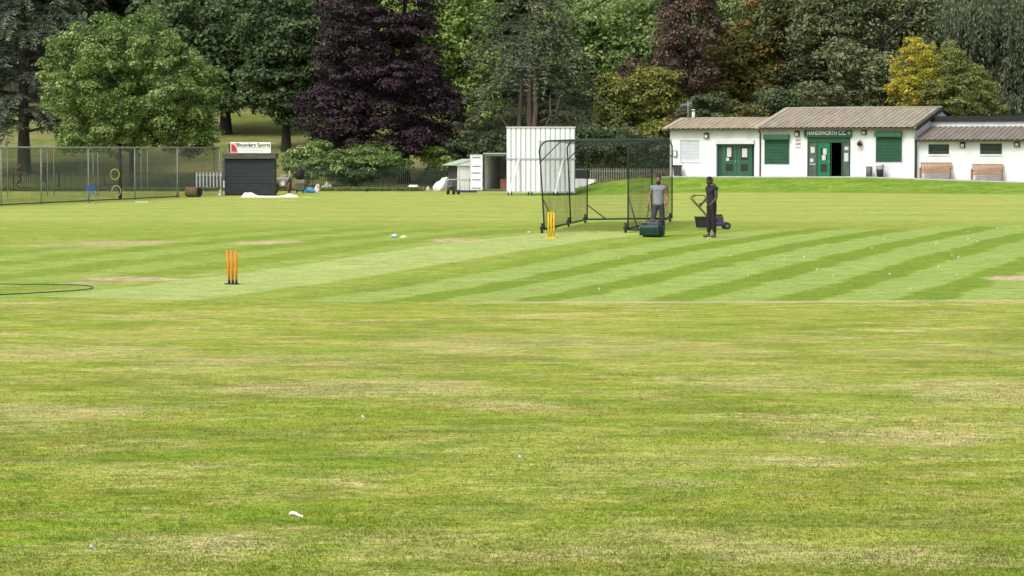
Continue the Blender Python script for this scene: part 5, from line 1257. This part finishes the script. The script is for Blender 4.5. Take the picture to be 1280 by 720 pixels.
def conifer(name, px, Y_, H_, Rb, label, pal, seed, z0=1.0, levels=26, per=7, size=(.34,.07), trunk_r=.4, droop=.35, stems=None, bark=None, upturn=.1, taper=.8, dens=1.0, rmin=.35, cat='tree', bare=None):
    rg = np.random.RandomState(seed); base = gp(px, Y_); r = empty(name, base, 0, label, cat)
    P0 = []; D0 = []; tv = []; br = MB()
    for i in range(levels):
        f = i/(levels-1); z = z0+(H_-z0)*f
        for k in range(per):
            ang = rg.rand()*6.283
            if bare and bare[0] < z < bare[1] and abs((ang-4.71+math.pi) % (2*math.pi)-math.pi) < .75 and rg.rand() < .9: continue
            L = (Rb*(1-f)**taper+rmin)*(.65+.5*rg.rand()); n_ = max(6, int(L*4))
            t = np.linspace(0, 1, n_); zz = z+rg.randn()*.3+upturn*L*np.sin(t*2.4)-droop*L*t**2*(1+.4*rg.rand())
            bend = ang+.3*(rg.rand()-.5)*t; bx_ = np.cos(bend)*L*t; by_ = np.sin(bend)*L*t
            pts = np.stack([bx_, by_, zz], 1)
            if i < levels*.8 and k % 2 == 0: br.tube([tuple(p) for p in pts[::max(1, n_//4)]], [.07*(1-q)+.012 for q in np.linspace(0, 1, len(pts[::max(1, n_//4)]))], 5, False)
            tint0 = rg.rand()
            for j in range(int(n_*.2), n_):
                for side in (-1, 1):
                    m_ = int(7*dens); sl = (.35+.45*rg.rand())*(1-.5*t[j])*min(1.8, .4+L*.32)
                    a2 = bend[j]+side*(.75+.35*rg.rand()); tt = (np.arange(m_)+rg.rand(m_))/m_*sl
                    q = pts[j]+np.stack([np.cos(a2)*tt, np.sin(a2)*tt, -.30*tt*tt-.10*tt*rg.rand(m_)-.02], 1)
                    P0.append(q); dv = np.tile([math.cos(a2), math.sin(a2), -.35], (m_, 1))+rg.randn(m_, 3)*.4; D0.append(dv)
                    tv.append(np.clip(.30+.45*tt/sl*t[j]+(tint0-.5)*.4+(rg.rand(m_)-.5)*.4, 0, 1))
    P0 = np.concatenate(P0); D0 = np.concatenate(D0); tv = np.concatenate(tv); D0 /= np.linalg.norm(D0, axis=1)[:, None]
    w3 = np.cross(D0, np.random.RandomState(seed+1).randn(*D0.shape)); w3 /= np.linalg.norm(w3, axis=1)[:, None]
    a_, b_ = size; V_ = np.stack([P0, P0+D0*a_*.5+w3*b_, P0+D0*a_, P0+D0*a_*.5-w3*b_], 1).reshape(-1, 3)
    np_obj('crown', V_, np.arange(len(V_)).reshape(-1, 4), LM[pal], r, tv)
    mb = trunk_mesh(trunk_r, H_*.97, [], rg, wig=.1)
    for st_ in (stems or []): mb.tube(st_[0], st_[1], 8)
    mb.build('trunk', bark or M_bark, r); br.build('limbs', bark or M_bark, r); return r

# --- named trees, left to right
conifer('cedar_tree', 31, 191, 21, 7.2, 'grey-blue cedar with drooping layered boughs at the left edge', 'needleb', 11, z0=3.7, levels=22, per=8, trunk_r=.46, droop=.22, upturn=.12, taper=.45, size=(.38,.05), bark=M_bark, dens=1.2)
broadleaf('sycamore_tree', 166, 181, [(165,100,100,72),(215,120,62,62),(100,95,52,62),(160,55,70,42),(185,160,92,28),(120,172,70,18),(240,172,38,26)], 'rounded light green sycamore behind the practice nets', 'sycamore', 480, .72, 200, .21, 12, .25, .75, bark=M_barkd, cat='tree')
broadleaf('chestnut_tree', 283, 219, [(285,20,92,66),(235,60,60,60),(335,60,66,72),(300,95,70,50)], 'tall dark chestnut behind the sycamore, trunk above the kiosk', 'darkgreen', 270, 1.4, 150, .38, 13, .5, .55, .1, bark=M_barkd)
broadleaf('chestnut_tree', 358, 206, [(360,30,62,70),(345,105,48,40),(400,60,40,80),(375,138,30,18)], 'dark chestnut whose bare trunk shows right of the kiosk sign', 'darkgreen', 220, 1.15, 150, .34, 14, .38, .5, .12, bark=M_barkd)
broadleaf('copper_beech', 505, 186, [(478,120,96,66),(478,60,86,60),(475,5,76,60),(415,140,50,45),(540,140,46,45),(470,-40,60,50),(475,172,98,24,-1),(540,182,38,20,-1),(480,135,44,48,1),(480,60,40,50,1)], 'huge dark purple copper beech above the palisade fence', 'beech', 640, 1.0, 190, .20, 15, .4, .34, .16, bark=M_barkd, shell=(.6,1.0), jit=.35)
broadleaf('lime_tree', 575, 222, [(560,25,60,60),(590,75,45,50),(530,20,50,60),(590,120,34,36)], 'bright green lime tree between the copper beech and the centre cedar', 'lime', 190, 1.4, 150, .36, 16, .35, .7)
broadleaf('lime_tree', 790, 216, [(760,50,95,62),(840,30,80,60),(720,40,50,60),(790,100,90,46),(905,40,50,60)], 'wide bright green tree behind the centre cedar and plum tree', 'poplar', 330, 1.4, 150, .36, 17, .4, .7)
cb_ = gp(662, 186)
stm = []
for (p0, p1, p2, p3, rr) in (((-.7,0,.0),(-.85,-.1,2.6),(-.75,-.2,4.8),(-.6,-.2,7.6),.20), ((.2,-.3,0),(.25,-.4,3.0),(.45,-.5,5.5),(.3,-.5,8),.24), ((.6,0,.5),(.9,-.3,3.4),(1.9,-.5,4.8),(2.3,-.6,6.8),.11), ((-.6,0,1.0),(-1.2,-.3,3.6),(-2.4,-.5,5.2),(-2.8,-.5,6.6),.09), ((.4,0,2.5),(1.0,-.5,3.6),(1.5,-.7,5.0),(1.5,-.8,6.5),.09)):
    stm.append(([p0, p1, p2, p3], [rr*1.1, rr, rr*.75, rr*.4]))
conifer('cedar_tree', 662, 186, 20.5, 7.9, 'dark green cedar with several bare stems rising behind the sight screen', 'needle', 18, z0=2.2, levels=24, per=7, trunk_r=.28, droop=.45, upturn=.26, taper=.95, size=(.34,.045), stems=stm, bark=M_bark2, dens=1.25, bare=(1.5, 8.0))
broadleaf('plum_tree', 862, 190, [(862,35,42,52),(850,85,40,34),(872,-20,36,40),(800,95,26,20),(835,118,34,16)], 'brownish purple plum tree left of the pavilion roof', 'plum', 230, .75, 120, .22, 19, .3, .7, .25, jit=.9)
broadleaf('maple_tree', 805, 186, [(800,125,44,32),(765,120,20,30),(840,140,30,20),(790,165,50,25),(812,98,34,10)], 'olive and orange tinged small maple left of the pavilion', 'olive', 170, .8, 170, .24, 20, .22, .55, .15)
broadleaf('maple_tree', 925, 196, [(915,70,45,32),(950,45,34,46),(900,105,46,20),(945,100,36,30)], 'mottled green and rust coloured tree above the low pavilion roof', 'autumn', 190, 1.0, 160, .28, 21, .3, .6, .1)
broadleaf('willow_tree', 1015, 196, [(1000,50,60,60),(1040,90,70,50),(985,110,50,36),(1080,30,60,50),(1000,-10,60,50),(1060,120,66,22)], 'grey-green spreading oak with dark crooked limbs behind the main roof', 'greygreen', 330, 1.1, 150, .28, 22, .4, .6, .1)
# crooked visible limbs of the oak
ob = gp(1105, 188); ot = empty('oak_tree', ob, 0, 'oak with dark bare crooked limbs right behind the yellow tree', 'tree'); mb = MB()
def W3(px, py, dy=0): return P(px, py, 188+dy)-ob
mb.tube([(0,0,-.2), W3(1107,150), W3(1110,100), W3(1108,62), W3(1106,48)], [.34,.28,.20,.15,.13], 8)
for pl_, rr in (([(1107,58),(1100,40),(1085,30),(1060,22),(1040,26)],.10), ([(1106,50),(1120,36),(1133,26),(1140,12),(1150,-10)],.12), ([(1107,70),(1095,58),(1075,50),(1050,44),(1035,49)],.07), ([(1110,80),(1125,70),(1150,60)],.06), ([(1085,30),(1078,12),(1080,-10)],.06), ([(1133,26),(1150,24),(1170,12)],.05)):
    mb.tube([W3(a_, b_, -1.6*i/len(pl_)) for i, (a_, b_) in enumerate(pl_)], [rr*(1-.6*i/len(pl_)) for i in range(len(pl_))], 6)
mb.build('trunk', M_barkd, ot)
rg = np.random.RandomState(23); V_, F_, tn, cs = crown_cloud(crown_envs([(1100,20,80,44,3),(1150,50,46,40,3),(1040,30,50,44,3),(1100,95,60,40,4),(1106,100,44,40,-2.2),(1060,75,40,26,-1.8)], 188, ob, 1.6), 300, .85, 130, .26, rg, .6, (.5,1.0), .1); np_obj('crown', V_, F_, LM['greygreen'], ot, tn)
broadleaf('yellow_maple', 1143, 176, [(1140,92,28,30),(1146,66,19,17),(1138,118,30,20),(1160,100,22,32)], 'small bright yellow-green maple behind the pavilion ridge', 'yellow', 190, .42, 90, .15, 24, .10, .8, jit=.9)
broadleaf('larch_tree', 1205, 175, [(1190,92,22,30),(1203,122,44,28),(1238,136,22,14),(1168,125,20,26),(1187,68,9,16),(1212,105,26,24)], 'soft olive green tree tapering to a rounded tip, right of the yellow maple', 'larch', 300, .48, 150, .13, 25, .14, .5, .12, jit=.8)
# weeping tree at the right
def weeping(px, Y_, lst, label, seed, pal='willow'):
    rg = np.random.RandomState(seed); base = gp(px, Y_); r = empty('weeping_willow', base, 0, label, 'tree'); envs = crown_envs(lst, Y_, base)
    Ps = []; Ds = []; tv = []
    for c_, rad_ in envs:
        n_ = int(230*rad_[0]*rad_[2]/18); d = rdir(rg, n_); d[:, 2] = np.abs(d[:, 2])*1.0-.15; s0_ = np.array(c_)+d*np.array(rad_)*(.55+.45*rg.rand(n_)[:, None])
        for p in s0_:
            L = 1.6+2.6*rg.rand(); m_ = int(L*15); t = rg.rand(m_)*L; q = p+np.stack([.15*np.sin(t*1.3+rg.rand()*6)+rg.randn(m_)*.14, rg.randn(m_)*.14, -t], 1)
            Ps.append(q); Ds.append(np.tile([0,0,-1.], (m_,1))+rg.randn(m_,3)*.38); tv.append(np.clip(rg.rand()*.5+rg.rand(m_)*.6, 0, 1))
    P0 = np.concatenate(Ps); D0 = np.concatenate(Ds); tv = np.concatenate(tv); k = P0[:, 2] > .1; P0, D0, tv = P0[k], D0[k], tv[k]; D0 /= np.linalg.norm(D0, axis=1)[:, None]
    w3 = np.cross(D0, rg.randn(*D0.shape)); w3 /= np.linalg.norm(w3, axis=1)[:, None]
    V_ = np.stack([P0, P0+D0*.17+w3*.055, P0+D0*.36, P0+D0*.17-w3*.055], 1).reshape(-1, 3); np_obj('crown', V_, np.arange(len(V_)).reshape(-1, 4), LM[pal], r, tv)
    limbs = [tuple(np.array(e_[0])+rdir(rg, 1)[0]*np.array(e_[1])*.6) for e_ in envs for _ in range(3)]
    trunk_mesh(.4, max(e_[0][2] for e_ in envs), limbs, rg).build('trunk', M_barkd, r)
weeping(1245, 190, [(1240,20,70,60),(1265,80,56,50),(1200,30,50,50),(1290,20,40,70),(1240,120,60,24)], 'grey-green weeping willow filling the top right corner', 31)
# --- shrubs and understorey
def shrub(name, px, Y_, lst, label, pal, nclump, crad, per, size, seed, flat=.6, group=None, droop=0):
    return broadleaf(name, px, Y_, lst, label, pal, nclump, crad, per, size, seed, .06, flat, droop, nlimb=6, cat='shrub', group=group, shell=(.4,1))
shrub('rhododendron', 445, 179, [(440,206,62,20),(480,202,34,20),(400,212,34,16),(450,196,34,12)], 'wide pale green rhododendron behind the palisade under the copper beech', 'shrub', 190, .5, 160, .17, 41, .5)
shrub('round_shrub', 447, 177.5, [(445,218,30,11)], 'low rounded clipped shrub in front of the rhododendron', 'darkgreen', 60, .35, 160, .13, 42)
shrub('laurel_bush', 385, 182, [(378,205,22,22),(400,190,20,12)], 'loose green laurel bush beside the black sack on the trailer', 'sycamore', 60, .6, 140, .2, 43)
shrub('yellow_bush', 556, 184, [(556,206,26,18),(540,196,16,10)], 'yellow-green bush in shade between beech and metal shed', 'lime', 60, .5, 120, .18, 44)
shrub('dark_holly', 775, 180, [(760,185,46,26),(810,190,36,22),(720,185,34,30)], 'dark holly thicket above the pale palisade fence', 'under', 170, .7, 140, .2, 45)
shrub('dark_holly', 620, 186, [(600,190,60,30),(660,200,50,26)], 'dark holly thicket behind the shipping container', 'under', 150, .7, 130, .22, 46)
for i, (px, py, rx, ry, pal, lb) in enumerate(((885,138,34,22,'under','dark bush just behind the low pavilion roof, by the aerial'), (930,146,30,14,'autumn','rust tinged bush peeping over the low roof ridge'), (968,130,24,20,'under','dark bush left of the main roof ridge'), (1020,122,46,18,'greygreen','grey-green bush above the middle of the main roof'), (860,160,24,24,'plum','brown bush at the left end of the pavilion'), (828,175,24,30,'olive','olive bush at the left corner of the pavilion'))):
    shrub('garden_bush', px, 178+i*.7, [(px,py,rx,ry),(px+rx*.3,py+25,rx,ry)], lb, pal, 80, .6, 130, .2, 50+i)
# under-fence weeds on the bank
rg = np.random.RandomState(77); n_ = 9000
px_ = rg.rand(n_); X_ = 4.5+px_*6.2; Y_2 = 168.5+rg.rand(n_)*3-px_*2.5; Z_ = zt(X_, Y_2); h_ = .15+.4*rg.rand(n_)
c_ = np.stack([X_, Y_2, Z_], 1); tip = c_+np.stack([rg.randn(n_)*.12, rg.randn(n_)*.12, h_], 1); w_ = np.stack([.03+.02*rg.rand(n_), np.zeros(n_), np.zeros(n_)], 1)
V_ = np.stack([c_-w_, c_+w_, tip+w_*.3, tip-w_*.3], 1).reshape(-1, 3)
wm = leaf_mat('dry_weeds', (.10,.10,.04), (.20,.18,.09), (.32,.28,.17), .2)
tag(np_obj('long_grass', V_, np.arange(4*n_).reshape(-1, 4), wm, None, rg.rand(n_)), 'dry long grass under the pale palisade fence', 'grass', kind='stuff')
n_ = 26000; X_ = -36+rg.rand(n_)*30; Y_2 = 171+rg.rand(n_)**2*4; Z_ = zt(X_, Y_2); h_ = .06+.22*rg.rand(n_)
c_ = np.stack([X_, Y_2, Z_], 1); tip = c_+np.stack([rg.randn(n_)*.1, rg.randn(n_)*.1, h_], 1); w_ = np.stack([.025+.02*rg.rand(n_), np.zeros(n_), np.zeros(n_)], 1)
V_ = np.stack([c_-w_, c_+w_, tip+w_*.3, tip-w_*.3], 1).reshape(-1, 3)
wm2 = leaf_mat('rough_grass', (.07,.10,.025), (.13,.17,.05), (.24,.25,.11), .2)
tag(np_obj('rough_grass', V_, np.arange(4*n_).reshape(-1, 4), wm2, None, rg.rand(n_)), 'unmown grass along the foot of the dark palisade fence', 'grass', kind='stuff')

# --- distant wood: individual trees closing the view
def far_tree(seed, pal):
    rg = np.random.RandomState(seed); r = empty('woodland_tree', (0,0,0), 0)
    envs = [((0,0,12),(6.5,5,6.5)),((-3.5,0,8),(4.5,4,4.5)),((3.5,-.5,8.5),(4.5,4,5)),((0,-1,5),(6,4,3.2)),((0,0,17),(4.5,4,4))]
    V_, F_, tn, cs = crown_cloud(envs, 150, 1.7, 110, .55, rg, .6); np_obj('crown', V_, F_, LM[pal], r, tn)
    trunk_mesh(.4, 14, [cs[i] for i in range(8)], rg).build('trunk', M_barkd, r); return r
protos = {p: far_tree(90+i, p) for i, p in enumerate(('darkgreen','greygreen','under','poplar'))}
used = set(); spots = []
pals = ['darkgreen','under','darkgreen','under','darkgreen','poplar','under','darkgreen','poplar','under','greygreen','under','greygreen','darkgreen','greygreen','under']
for i in range(16): spots.append((-40+i*94, 246+(i % 3)*7, pals[i], 1.0+.12*((i*7) % 4)))
for i in range(14): spots.append((-20+i*104, 276+(i % 2)*8, ('under','darkgreen')[i % 2], 1.5))
for px, Y_, pal, s_ in spots:
    p = gp(px, Y_); pr = protos[pal]
    if pal not in used: o = pr; used.add(pal)
    else: o = copy_tree(pr)
    o.location = p; o.scale = (s_, s_, s_); o.rotation_euler = (0, 0, (px*.37) % 6.28)
    tag(o, 'tall dark woodland tree closing the view far behind the ground' if pal != 'poplar' else 'tall paler green woodland tree closing the view far behind', 'tree', 'far woodland trees')
for k_, pr in protos.items():
    if k_ not in used:
        for ch in list(pr.children): bpy.data.objects.remove(ch)
        bpy.data.objects.remove(pr)
